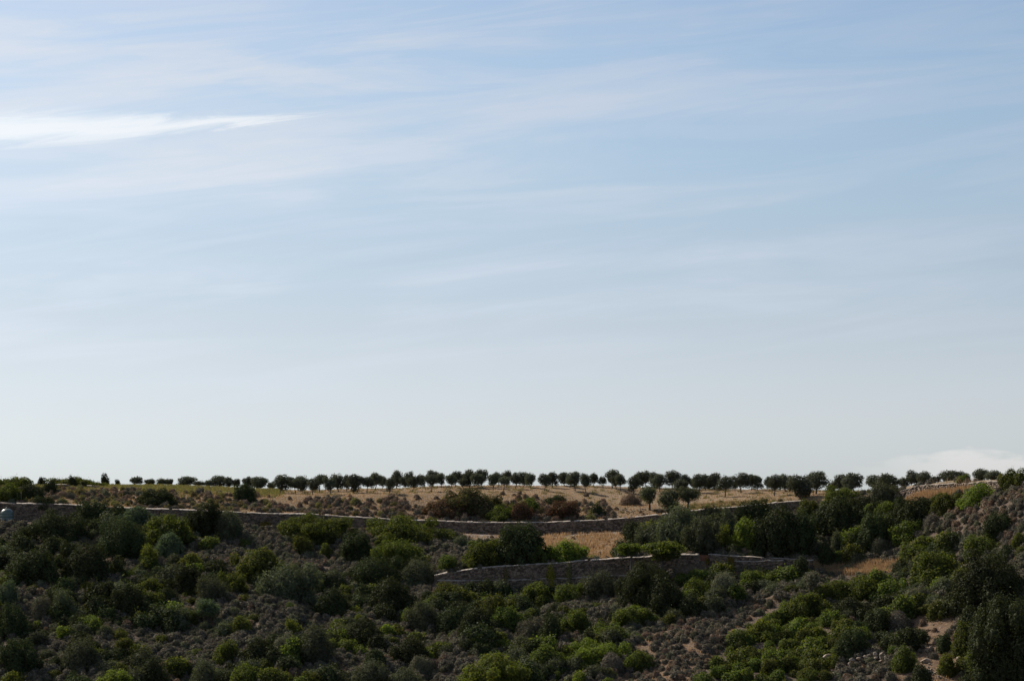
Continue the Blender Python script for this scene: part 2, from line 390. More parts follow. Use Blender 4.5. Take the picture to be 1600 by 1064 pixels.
attr[..., 1] = np.where((GY > kb[10] - .1) & (GY < kb[10] + 3) & (PP > 940) & (PP < 1030), 0.5, attr[..., 1])
attr[..., 2] = np.where(on & (in_poly(PP, vpy, Z_SOIL) | in_poly(PP, vpy, Z_SOIL2)) & (GY < kb[6]), 0.9, 0)
for c in range(3):
    for _ in range(2):
        a = attr[..., c]; a[1:-1, 1:-1] = (a[1:-1,1:-1]*2 + a[:-2,1:-1] + a[2:,1:-1] + a[1:-1,:-2] + a[1:-1,2:]) / 6
me = mesh_np('hillside', V, [Fq], None, True)
ca = me.color_attributes.new('soil', 'FLOAT_COLOR', 'POINT'); ca.data.foreach_set('color', attr.ravel())
m, n, l = new_mat('hillside_soil')
tcn = n.new('ShaderNodeTexCoord')
def tnoise(scale, detail=6, rough=.6):
    t = n.new('ShaderNodeTexNoise'); t.inputs['Scale'].default_value = scale; t.inputs['Detail'].default_value = detail; t.inputs['Roughness'].default_value = rough
    l.new(tcn.outputs['Object'], t.inputs['Vector']); return t.outputs['Fac']
def cmix(f, a, b):
    x = n.new('ShaderNodeMix'); x.data_type = 'RGBA'
    for s, v in ((x.inputs[0], f), (x.inputs[6], a), (x.inputs[7], b)):
        if isinstance(v, tuple): s.default_value = (*v, 1)
        else: l.new(v, s)
    return x.outputs[2]
def rmap(f, a, b):
    x = n.new('ShaderNodeMapRange'); l.new(f, x.inputs[0]); x.inputs[1].default_value = a; x.inputs[2].default_value = b; return x.outputs[0]
va = n.new('ShaderNodeVertexColor'); va.layer_name = 'soil'
sp = n.new('ShaderNodeSeparateColor'); l.new(va.outputs[0], sp.inputs[0])
f1, f2, f3 = tnoise(0.5), tnoise(2.7), tnoise(0.12, 4)
soil = cmix(rmap(f1, .35, .65), (0.065,0.048,0.035), (0.12,0.088,0.064))
soil = cmix(rmap(f2, .5, .75), soil, (0.20,0.15,0.11))
straw = cmix(rmap(f2, .3, .7), (0.125,0.088,0.058), (0.32,0.234,0.15))
straw = cmix(rmap(f3, .45, .7), straw, (0.18,0.14,0.085))
pale = cmix(rmap(f2, .35, .65), (0.16,0.125,0.095), (0.34,0.285,0.235))
redsoil = cmix(rmap(f2, .35, .7), (0.10,0.066,0.042), (0.22,0.148,0.096))
def edge(ch):
    ad = n.new('ShaderNodeMath'); ad.operation = 'MULTIPLY_ADD'; ad.inputs[1].default_value = 0.7
    su = n.new('ShaderNodeMath'); su.operation = 'SUBTRACT'; su.inputs[1].default_value = .5
    l.new(f1, su.inputs[0]); l.new(su.outputs[0], ad.inputs[0]); l.new(ch, ad.inputs[2])
    return rmap(ad.outputs[0], .3, .65)
c = cmix(edge(sp.outputs[0]), soil, straw)
c = cmix(edge(sp.outputs[2]), c, redsoil)
c = cmix(edge(sp.outputs[1]), c, pale)
p_ = n.new('ShaderNodeBsdfPrincipled'); p_.inputs['Roughness'].default_value = 0.95; p_.inputs['Specular IOR Level'].default_value = 0.1
l.new(c, p_.inputs['Base Color'])
bp = n.new('ShaderNodeBump'); bp.inputs['Strength'].default_value = 0.8; bp.inputs['Distance'].default_value = 0.25
l.new(f2, bp.inputs['Height']); l.new(bp.outputs[0], p_.inputs['Normal'])
oo = n.new('ShaderNodeOutputMaterial'); l.new(p_.outputs[0], oo.inputs[0])
me.materials.append(m)
hill = link('hillside', me); tag(hill, 'scrub covered hillside rising to the orchard ridge', 'hillside', kind='structure')
# path sheet along the foot of the upper wall
pp = np.linspace(545, 1005, 160); yk, zk = knots(pp)
A = np.stack([(pp-CX)/FPX*yk[8], yk[8]-.1, zk[8]+.02], 1); B = np.stack([(pp-CX)/FPX*(yk[9]-.15), yk[9]-.15, zk[9]+.02], 1)
i_ = np.arange(len(pp)-1); nP = len(pp)
path = link('path', mesh_np('path', np.concatenate([A, B]), [np.stack([i_, i_+1, i_+1+nP, i_+nP], 1)], M_PATH))
tag(path, 'pale gravel path along the foot of the upper wall', 'path', kind='structure')

# ---------------------------------------------------------------- stone walls
copv = []
for i in range(8):
    mb = MB(); v = BOXV.copy(); v[(v[:,1] < 0) & (v[:,2] > 0), 2] = -.12; v += rng.normal(0, .06, (8,3)); mb.add(v, BOXF)
    me_ = mb.mesh('coping_stone', M_COPING); copv.append(me_)
def stone_wall(name, label, pts, ch=0.24, cope=0.75, cope_h=0.17, cope_w=0.62, th=0.5, cat='wall', copemat=True):
    """pts: rows of world X, Y, ztop, zbase along the wall, left to right"""
    P = np.array(pts, float); sx_ = np.arange(len(P)); P[:,2] += .03*np.sin(sx_*.31) + .03*np.sin(sx_*.17+2) + rng.normal(0,.012,len(P)); d = np.linalg.norm(np.diff(P[:, :2], axis=0), axis=1); s = np.concatenate([[0], np.cumsum(d)]); Ltot = s[-1]
    at = lambda q: np.stack([np.interp(q, s, P[:, k]) for k in range(4)], -1)
    root = bpy.data.objects.new(name, None); COL.objects.link(root)
    mid = at(np.array([Ltot/2]))[0]; root.location = (mid[0], mid[1], mid[3]); O = np.array(root.location)
    tag(root, label, cat)
    q = np.arange(0, Ltot+.4, .5); q = np.clip(q, 0, Ltot); a = at(q)
    tg = np.gradient(a[:, :2], axis=0); tg /= np.linalg.norm(tg, axis=1)[:, None] + 1e-9
    nb = np.stack([-tg[:,1], tg[:,0]], 1)           # pointing away from the camera
    ft = np.column_stack([a[:,0], a[:,1], a[:,2]-.02]); fb = np.column_stack([a[:,0], a[:,1], a[:,3]-.6])
    bt = np.column_stack([a[:,:2]+nb*th, a[:,2]-.02]); bb = np.column_stack([a[:,:2]+nb*th, a[:,3]-.6])
    k = len(q); i = np.arange(k-1); mb = MB()
    F = np.concatenate([np.stack([i+k, i+k+1, i+1, i], 1), np.stack([i, i+1, i+1+2*k, i+2*k], 1), np.stack([i+2*k, i+2*k+1, i+3*k+1, i+3*k], 1),
                        [[0, 2*k, 3*k, k], [k-1, 2*k-1, 4*k-1, 3*k-1]]])
    mb.add(np.concatenate([ft, fb, bt, bb]) - O, F)
    link('wall_core', mb.mesh('wall_core', M_MORTAR), root)
    mb = MB(); maxh = float(np.max(P[:,2]-P[:,3])) + .3
    nc = int(maxh / ch) + 1
    for j in range(nc):
        x = rng.uniform(0, .4)
        while x < Ltot:
            ln = rng.uniform(.25, .75); c_ = at(np.array([min(x+ln/2, Ltot)]))[0]
            zt = c_[2] - j*ch - .02; zc = zt - ch/2
            if zc > c_[3] - .3:
                e = at(np.array([max(x,0), min(x+ln, Ltot)])); t2 = e[1,:2]-e[0,:2]; t2 /= np.linalg.norm(t2)+1e-9; n2_ = np.array([t2[1], -t2[0]])
                sl = (e[1,2]-e[0,2]) / max(np.linalg.norm(e[1,:2]-e[0,:2]), .05)
                dep = rng.uniform(.04, .16); hh = ch*rng.uniform(.72, 1.02)
                v = BOXV + rng.normal(0, .06, (8,3))
                W = np.zeros((8,3)); W[:, :2] = c_[:2] + np.outer(v[:,0]*ln*.94, t2) + np.outer((v[:,1]+.5)*(dep+.1)-.1, n2_)
                W[:,2] = zc + v[:,2]*hh + v[:,0]*ln*sl
                mb.add(W - O, BOXF)
            x += ln
    st = link('stonework', mb.mesh('stonework', M_STONE), root); st['kind'] = 'stuff'
    if cope:
        x = 0.0
        while x < Ltot - .2:
            ln = rng.uniform(.6, 1.35) * cope; e = at(np.array([x, min(x+ln, Ltot)])); c_ = e.mean(0); dv = e[1]-e[0]
            nn = np.array([-dv[1], dv[0]]); nn = nn / (np.linalg.norm(nn)+1e-9)
            if rng.random() < .1: x += ln; continue
            o = link('coping_stone', copv[random.randrange(8)], root)
            o.location = (c_[0]+nn[0]*(th/2-.04)-O[0], c_[1]+nn[1]*(th/2-.04)-O[1], c_[2]+cope_h*.45-O[2]+rng.uniform(-.02,.02))
            o.rotation_euler = (rng.normal(0,.03), -math.atan2(dv[2], math.hypot(dv[0],dv[1])) + rng.normal(0,.03), math.atan2(dv[1], dv[0]))
            o.scale = (ln*1.02, cope_w*rng.uniform(.85,1.1), cope_h*rng.uniform(.5,1.7))
            x += ln
    return root
def wline(p0, p1, Yf, topf, basef, n=120):
    p = np.linspace(p0, p1, n); Y = Yf(p)
    return np.stack([(p-CX)/FPX*Y, Y, zz(topf(p), Y), zz(basef(p), Y)], 1)
stone_wall('stone_wall', 'long curving dry stone wall under the orchard bank, running in from the left', wline(-60, 1256, lambda p: Y5(p)+.05, lambda p: K6(p)+.6, lambda p: K5(p)+.5, 260), cope=.95)
stone_wall('stone_wall', 'pale capped stone wall climbing the ridge at the far right', wline(1386, 1566, lambda p: Y5(p)+.05, lambda p: K6(p)+.4, lambda p: K5(p)+1.5, 80), cope=.8)
LT = IP({680:899.5, 700:895, 740:888.5, 800:884.5, 860:880.5, 920:876, 975:872, 1045:868, 1093:866.5, 1108:867, 1150:869, 1190:871.5, 1265:875.5})
stone_wall('stone_wall', 'lower terrace wall of dark stone left of the brown gate', wline(679, 1093, lambda p: Y3(p)+.65, LT, lambda p: K3(p)-1, 120), cope=.8, cope_h=.2)
stone_wall('stone_wall', 'lower terrace wall of stone right of the brown gate', wline(1107, 1266, lambda p: Y3(p)+.65, LT, lambda p: K3(p)-1, 60), cope=.8, cope_h=.2)
stone_wall('stone_ledge', 'low stone ledge with pale top along the foot of the left terrace wall', wline(684, 978, lambda p: Y3(p)+.02, lambda p: np.interp(p, [684, 800, 978], [907.5, 906.5, 899]), lambda p: K3(p)+1, 80), cope=.9, cope_h=.14, cope_w=.5, th=.45)
stone_wall('stone_ledge', 'low stone ledge along the foot of the right terrace wall', wline(1146, 1224, lambda p: Y3(p)+.02, lambda p: np.interp(p, [1146, 1224], [877.5, 876]), lambda p: K3(p)+1, 40), cope=.7, cope_h=.14, cope_w=.5, th=.45)
def small_wall(p0, p1, y0, y1, Y, label):
    P = np.array([[(p-CX)/FPX*Y, Y, zz(y0, Y), 0] for p in np.linspace(p0, p1, 8)]); P[:,3] = gz(P[:,0], P[:,1]) - .1
    stone_wall('stone_wall', label, P, cope=.7, cope_h=.08)
small_wall(86, 107, 757.2, 759, 458, 'short pale topped wall left of the two below the far left hedge')
small_wall(136, 152, 758.8, 760, 458, 'short pale topped wall right of the two below the far left hedge')

# ---------------------------------------------------------------- foliage builders
def quads(P, Nn, size, asp=0.55):
    n_ = len(P)
    r = rng.normal(size=(n_,3)); t = np.cross(Nn, r); t /= np.linalg.norm(t, axis=1)[:,None] + 1e-9
    b = np.cross(Nn, t); b /= np.linalg.norm(b, axis=1)[:,None] + 1e-9
    s = size[:,None] if np.ndim(size) else size
    V_ = np.stack([P - t*s, P + b*s*asp, P + t*s, P - b*s*asp], 1).reshape(-1, 3)
    return V_, np.arange(n_*4).reshape(n_, 4)
def sph(n_):
    d = rng.normal(size=(n_,3)); return d / (np.linalg.norm(d, axis=1)[:,None] + 1e-9)
def lobes(nl, full=False, vary=.14, body=.80, p=2.0):
    """bumps spread over a unit dome (or ball) plus its body"""
    i = np.arange(nl) + .5; z = (1 - 2*i/nl) if full else (1 - i/nl)
    a = i*2.39996 + rng.uniform(0, 6.28); r_ = np.sqrt(np.maximum(1 - z*z, 0))
    d = np.stack([np.cos(a)*r_, np.sin(a)*r_, z], 1) + rng.normal(0, .16, (nl,3))
    if not full: d[:,2] = np.abs(d[:,2])
    d /= np.linalg.norm(d, axis=1)[:,None]
    se = 1 / (np.hypot(d[:,0], d[:,1])**p + np.abs(d[:,2])**p)**(1/p)
    f = rng.normal(size=3); g = rng.uniform(0, 6.28)
    low = np.sin(d@f*2.2 + g)*.10
    rad = (math.sqrt((4 if full else 2)*math.pi/nl)*.56) * rng.uniform(.75, 1.25, nl); rad = np.minimum(rad, .5)
    reach = 1.02 + low + rng.normal(0, vary*.6, nl)
    c = d*(reach*se - rad*.92)[:,None]
    q_ = 1.03 / max(np.max(c[:,2] + rad*.95), .7 if full else .6); c[:,2] *= q_
    q_ = 1.06 / max(np.percentile(np.hypot(c[:,0], c[:,1]) + rad*.9, 85), .6); c[:,:2] *= q_
    if p > 2.2 and not full: return np.vstack([c, [[0, 0, 0], [0, 0, .34]]]), np.append(rad, [body, body*.82])
    return np.vstack([c, [[0, 0, 0]]]), np.append(rad, body)
def foliage(mb, C, Rd, dims, cover, leaf, shag=0.12, zmin=-0.05, core=0.7, off=(0,0,0), up=0.0, asp=0.55, cap=6000, corelv=1):
    """leaf sized faces over the union of lobes; unit space scaled by dims"""
    dims = np.array(dims, float); off = np.array(off, float)
    dens = cover / (2*leaf*leaf*asp)
    nn = np.maximum((4*math.pi*Rd**2 * (dims[0]*dims[1]*dims[2])**(2/3)*dens).astype(int), 12)
    Ps, Ns = [], []
    for i in range(len(C)):
        d = sph(nn[i]); r = Rd[i] * (1 + np.abs(rng.normal(0, shag, nn[i])) - shag*.7)
        p = C[i] + d*r[:,None]; keep = p[:,2] > zmin
        for j in range(len(C)):
            if j != i: keep &= np.sum((p - C[j])**2, axis=1) > (Rd[j]*0.86)**2
        Ps.append(p[keep]); Ns.append(d[keep])
    P = np.concatenate(Ps); Nn = np.concatenate(Ns)
    if len(P) > cap:
        k = rng.permutation(len(P))[:cap]; leaf = leaf*math.sqrt(len(P)/cap); P, Nn = P[k], Nn[k]
    P = P*dims + off; Nn = Nn/dims; Nn /= np.linalg.norm(Nn, axis=1)[:,None]+1e-9
    Nn = Nn + rng.normal(0, .5, Nn.shape) + np.array([0,0,up]); Nn /= np.linalg.norm(Nn, axis=1)[:,None]+1e-9
    V_, F_ = quads(P, Nn, leaf * rng.uniform(.6, 1.35, len(P)), asp)
    mb.add(V_, F_)
    if core:
        iv, if_ = ICO0
        for c_, r in zip(C, Rd):
            if r > .5: iv, if_ = ICO1
            v = c_*.94 + iv*r*core*(1+rng.normal(0,.06,(len(iv),1))); v[:,2] = np.maximum(v[:,2], zmin*1.2)
            mb.add(v*dims + off, if_)
STY = {  # lobes at 5 m, leaf half length, cover, shag, aspect
 'lent':  (26, .11, .95, .16, .60), 'bright': (26, .11, .95, .16, .60), 'dark': (22, .11, .95, .18, .55),
 'olive': (15, .15, .95, .28, .28), 'blue': (15, .11, 1.1, .15, .5), 'redg': (26, .11, 1.1, .17, .6),
 'red':   (20, .11, 1.1, .18, .55), 'ggreen': (13, .10, 1.05, .18, .33), 'grey': (10, .09, 1.1, .15, .34),
 'brown': (10, .09, 1.1, .15, .34), 'yellow': (6, .12, .8, .35, .5), 'weed': (8, .11, .9, .35, .4)}
def bush_mesh(kind, wd, dp, ht, cap=6500, name='shrub', leafk=1.0):
    nl, lf, cv, shag, asp = STY[kind]
    sz = max(wd, ht); nl_ = int(np.clip(nl * (sz/5.0)**1.1, 7, 54))
    C, Rd = lobes(nl_, p=2.0 + float(np.clip((ht/(wd*.5) - .8)*1.3, 0, 1.6)), vary=.3)
    cap = cap if wd < 7.5 else int(cap*(1.5 if wd < 9.5 else 3.2))
    mb = MB()
    foliage(mb, C, Rd, (wd/2, dp/2, ht*.97), cv, lf*leafk, shag, asp=asp, up=.15, cap=cap)
    big_ = sz > 1.8; ns = int(np.clip(sz*sz*5, 10, 130)) if big_ else 16
    j = rng.integers(0, len(C)-1, ns); d = sph(ns); d[:,2] = np.abs(d[:,2])+.15; d /= np.linalg.norm(d, axis=1)[:,None]
    p0 = (C[j] + d*Rd[j][:,None]*.95)*np.array([wd/2, dp/2, ht*.97]); ln = rng.uniform(.5, 1.3, (ns,1))*(.17 if big_ else .07)
    P = np.concatenate([p0 + (d*.7 + np.array([0,0,.5]))*ln*i + rng.normal(0,.03,p0.shape) for i in range(4)])
    Nn = sph(len(P)); V_, F_ = quads(P, Nn, lf*leafk*rng.uniform(.6, 1.0, len(P)), asp); mb.add(V_, F_)
    return mb.mesh(name, LEAF[kind])
def place(px, bot, top, wpx, sink=0.15, Y=None):
    """ground point, width and height in metres of a plant seen at these photo rows"""
    if Y is None:
        Y = depth_at(px, bot)
        if Y is None: Y = float(Y8(px)) + 4
    X = (px-CX)/FPX*Y; z = float(gz(X, Y)[0]); wd = wpx/FPX*Y; ht = max((HOR-top)/FPX*Y - z, .3)
    return X, Y, z, wd, ht
FOOT = []      # footprints (X, Y, rx, ry) of placed shrubs
def shrub(kind, px, top, bot, wpx, label, name='shrub', cat='shrub', Y=None, dscale=.9, group=None):
    X, Yp, z, wd, ht = place(px, bot, top, wpx, Y=Y)
    dp = wd*dscale
    if Y is None: Yp += dp*.22; X = (px-CX)/FPX*Yp; z = float(gz(X, Yp)[0]); ht = max((HOR-top)/FPX*Yp - z, .3)
    y3_ = float(Y3(px))
    if Y is None and 672 < px < 1272 and Yp > y3_ + .8 and Yp - dp*.5 < y3_ + 1.3 and kind not in ('yellow','weed'):
        Yp = y3_ + 1.4 + dp*.5; X = (px-CX)/FPX*Yp; z = float(gz(X, Yp)[0]); ht = max((HOR-top)/FPX*Yp - z, .3)
    zl = float(np.min(gz(np.array([X, X-wd*.3, X+wd*.3, X]), np.array([Yp-dp*.3, Yp, Yp, Yp]))))
    o = link(name, bush_mesh(kind, wd, dp, ht + (z-zl) + .1, name=name), loc=(X, Yp, zl-.1), rot=(0,0,0))
    tag(o, label, cat, group); FOOT.append((X, Yp, wd*.5, dp*.5)); return o
def tree(px, top, cbot, wpx, base, label, leafk='orch', group=None, name='olive_tree', cat='tree', trunk_px=None, Y=None, lean=0.0, nl=14, dens=1.0, flat=1.0):
    rp = float(K8(px))
    if Y is None:
        if base is not None and base > rp + .4: Y = depth_at(px, base)
        if Y is None: Y = float(Y8(px)) + rng.uniform(3, 9)
    X = (px-CX)/FPX*Y; z = float(gz(X, Y)[0])
    zt = (HOR-top)/FPX*Y - z; zb = (HOR-cbot)/FPX*Y - z; zb = max(zb, .35); wd = wpx/FPX*Y
    root = bpy.data.objects.new(name, None); COL.objects.link(root); root.location = (X, Y, z); tag(root, label, cat, group)
    hc = (zt-zb)/2; cc = np.array([rng.normal(0,.07)*wd, 0, (zt+zb)/2])
    C, Rd = lobes(nl, full=True, vary=.42, body=.62, p=2.5)
    mb = MB(); foliage(mb, C, Rd, (wd/2, wd*.46, hc*flat), dens, .11, .26, zmin=-9, off=cc, asp=.40, core=.62, cap=2600)
    # upright shoots that roughen the outline
    ns = 46; d = sph(ns); d[:,2] = np.abs(d[:,2])*.9+.05; p0 = cc + d*np.array([wd/2, wd*.46, hc])*rng.uniform(.8,1.04,(ns,1))
    P = np.concatenate([p0 + d*np.array([.2,.2,.5])*(i*.2) + rng.normal(0,.05,p0.shape) for i in range(4)])
    Nn = rng.normal(size=P.shape); Nn /= np.linalg.norm(Nn,axis=1)[:,None]
    V_, F_ = quads(P, Nn, .12*np.ones(len(P)), .45); mb.add(V_, F_)
    link('crown', mb.mesh('crown', LEAF[leafk]), root)
    mt = MB(); r0 = (trunk_px/FPX*Y/2) if trunk_px else max(.07, wd*.035)
    bend = rng.normal(0, .16, 2) + np.array([cc[0]*.6, 0])
    tp = np.array([[0,0,-.25],[bend[0]*.4,bend[1]*.4,zb*.5],[bend[0],bend[1],zb],[bend[0]*.6+lean,bend[1]*.6,(zb+zt)*.5]])
    tube(mt, tp, [r0*1.35, r0, r0*.85, r0*.35], 7)
    for i in range(5):
        a = i*1.257 + rng.uniform(-.4,.4); e = np.array([math.cos(a)*wd*.33, math.sin(a)*wd*.3, (zb+zt)*.5 + rng.uniform(-.1,.3)*hc]); s0 = tp[2]
        tube(mt, [s0, (s0+e)/2 + np.array([0,0,-.08*wd]), e], [r0*.6, r0*.4, r0*.18], 5)
    link('trunk', mt.mesh('trunk', M_BARK), root)
    return root

# ---------------------------------------------------------------- orchard on the ridge
ORD = ['first','second','third','fourth','fifth','sixth','seventh','eighth','ninth','tenth','eleventh','twelfth','thirteenth','fourteenth','fifteenth','sixteenth','seventeenth','eighteenth','nineteenth','twentieth','twenty-first','twenty-second','twenty-third','twenty-fourth','twenty-fifth','twenty-sixth']
ORCH = [
 ('of the low run left of the dome tree', [(213,745.5,757.5,16,758),(233,749,758.5,16,758),(252,748,758.5,13,758),(264,749,758.5,11,758)]),
 ('of the wide dome tree pair on the left ridge', [(290,745,760,25,759),(310,752,760,14,759)]),
 ('in the clump right of the dome tree', [(325,751,761,12,760),(342,744,761,22,760),(357,746,760,13,760),(370,749,761,10,761)]),
 ('in the trio above the rubble heap', [(387,746,761,14,762),(397,747,761,13,762),(409,746,762,20,765)]),
 ('in the run above the brown bank', [(425,754,763,12,764),(437,743,764,21,771),(453,746,761,13,765),(462,748,763,17,771),(472,744,764,22,768),(489,748,765,17,773),(499,742,757,16,769),(508,743,754,9,767),(516,746,766,16,773),(529,741,763,18,768),(541,742,761,11,767),(552,742,763,21,770)]),
 ('in the trio between sky gaps left of centre', [(573,745,761,18,770),(586,740,758,18,766),(598,744,759,12,764)]),
 ('in the central run above the red shrub', [(609,747,765,14,772),(620,736,760,18,762),(632,745,760,12,761),(642,738,757,13,762),(644,744,762,16,768),(657,742,757,13,763),(674,742,757,17,769),(676,736,753,18,761),(690,740,757,13,761),(704,742,758,14,764),(711,737,754,13,761),(724,748,760,12,763),(726,741,755,12,760),(734,735,757,15,762),(747,740,757,16,763),(753,734,756,18,761),(770,740,757,15,763),(778,739,755,10,761),(787,745,758,14,767),(791,736,753,15,759),(805,740,757,14,764),(818,738,757,16,761),(829,740,756,15,762)]),
 ('of the close pair right of the central run', [(850,741,759,17,767),(863,738,755,14,762)]),
 ('in the group above the orange red bush', [(882,739,758,17,759),(890,740,758,12,762),(899,737,758,19,767),(916,741,761,15,771),(928,740,754,11,760)]),
 ('standing alone in the sky gap right of centre', [(942,745,756,10,761)]),
 ('in the tight trio right of the small lone tree', [(957,735,755,18,762),(963,742,760,15,765),(969,742,759,14,768)]),
 ('in the run left of the tall dark pines', [(990,744,765,17,772),(996,741,757,11,762),(1004,738,757,14,762),(1011,737,756,14,761),(1021,738,760,13,763),(1031,741,760,19,769)]),
 ('in the group behind the dark pines', [(1050,735,757,20,764),(1061,749,765,19,772),(1072,742,758,14,764)]),
 ('in the run right of the dark pines', [(1085,748,762,12,765),(1093,741,761,20,770),(1103,742,762,12,765),(1117,739,762,19,765),(1133,745,765,20,776),(1148,752,763,10,766),(1158,739,761,22,770),(1174,742,759,13,766),(1184,744,760,13,766)]),
 ('in the group by the big low crowned tree', [(1202,746,762,10,767),(1210,742,765,20,775),(1227,741,764,18,768),(1238,746,765,14,768),(1249,742,778,32,781),(1275,737,763,29,772)]),
 ('in the group above the green thicket crest', [(1299,756,766,11,767),(1312,743,763,20,767),(1321,742,762,14,767),(1335,740,763,25,768)]),
 ('of the pair left of the ridge wall', [(1367,742,762,24,768),(1387,740,767,26,769)]),
 ('behind the left end of the ridge wall', [(1411,747,765,14,None),(1425,737,757,18,None),(1444,737,757,24,None)]),
 ('behind the middle of the ridge wall', [(1463,745,756,13,None),(1479,735,755,26,None),(1500,737,754,24,None)]),
 ('of the last pair behind the right end of the ridge wall', [(1532,733,752,20,None),(1549,736,752,22,None)]),
]
for ph_, ts in ORCH:
    for i, (px, top, cb, wp, base) in enumerate(ts):
        if len(ts) == 1: lab = 'small round olive tree ' + ph_
        elif len(ts) == 2: lab = ('left' if i == 0 else 'right') + ' olive tree ' + ph_
        else: lab = 'olive tree, %s from left %s' % (ORD[i], ph_)
        tree(px, top, cb, wp*1.17, base, lab, group='olive orchard trees on the ridge')
# taller trees in front of the upper wall
tree(1015, 760, 787, 27, 797, 'small loose crowned tree on the bank left of the tall dark pines', 'olive', name='bank_tree', trunk_px=3.2, nl=12, dens=.62)
tree(1045, 763, 803, 34, 822, 'left of the two tall dark pines rising before the upper wall', 'olive', name='pine_tree', trunk_px=3, Y=427.5, nl=16, dens=.62)
tree(1072, 761, 785, 33, 822, 'right of the two tall dark pines, with a bare leaning trunk', 'olive', name='pine_tree', trunk_px=3.4, Y=426.5, nl=16, dens=.62)
tree(986, 849, 866, 40, 884, 'left and smaller of two flat topped umbrella trees above the terrace wall', 'lent', name='umbrella_tree', trunk_px=4, Y=395, nl=12, dens=1.0)
tree(1034, 847, 871, 58, 890, 'right and larger of two flat topped umbrella trees above the terrace wall', 'lent', name='umbrella_tree', trunk_px=5, Y=393.5, nl=16, dens=1.0)
tree(325, 937, 966, 38, 975, 'round pale green small tree standing alone on the dark lower left slope', 'blue', name='round_tree', trunk_px=3, nl=12, dens=1.0)
tree(192, 997, 1014, 27, 1026, 'small green umbrella tree near the bottom left', 'lent', name='umbrella_tree', trunk_px=2.4, nl=9, dens=1.0)
tree(1268, 893, 918, 26, 945, 'thin grey leafless looking tree above the right green thicket', 'ggreen', name='sparse_tree', trunk_px=2.4, nl=9, dens=.3)

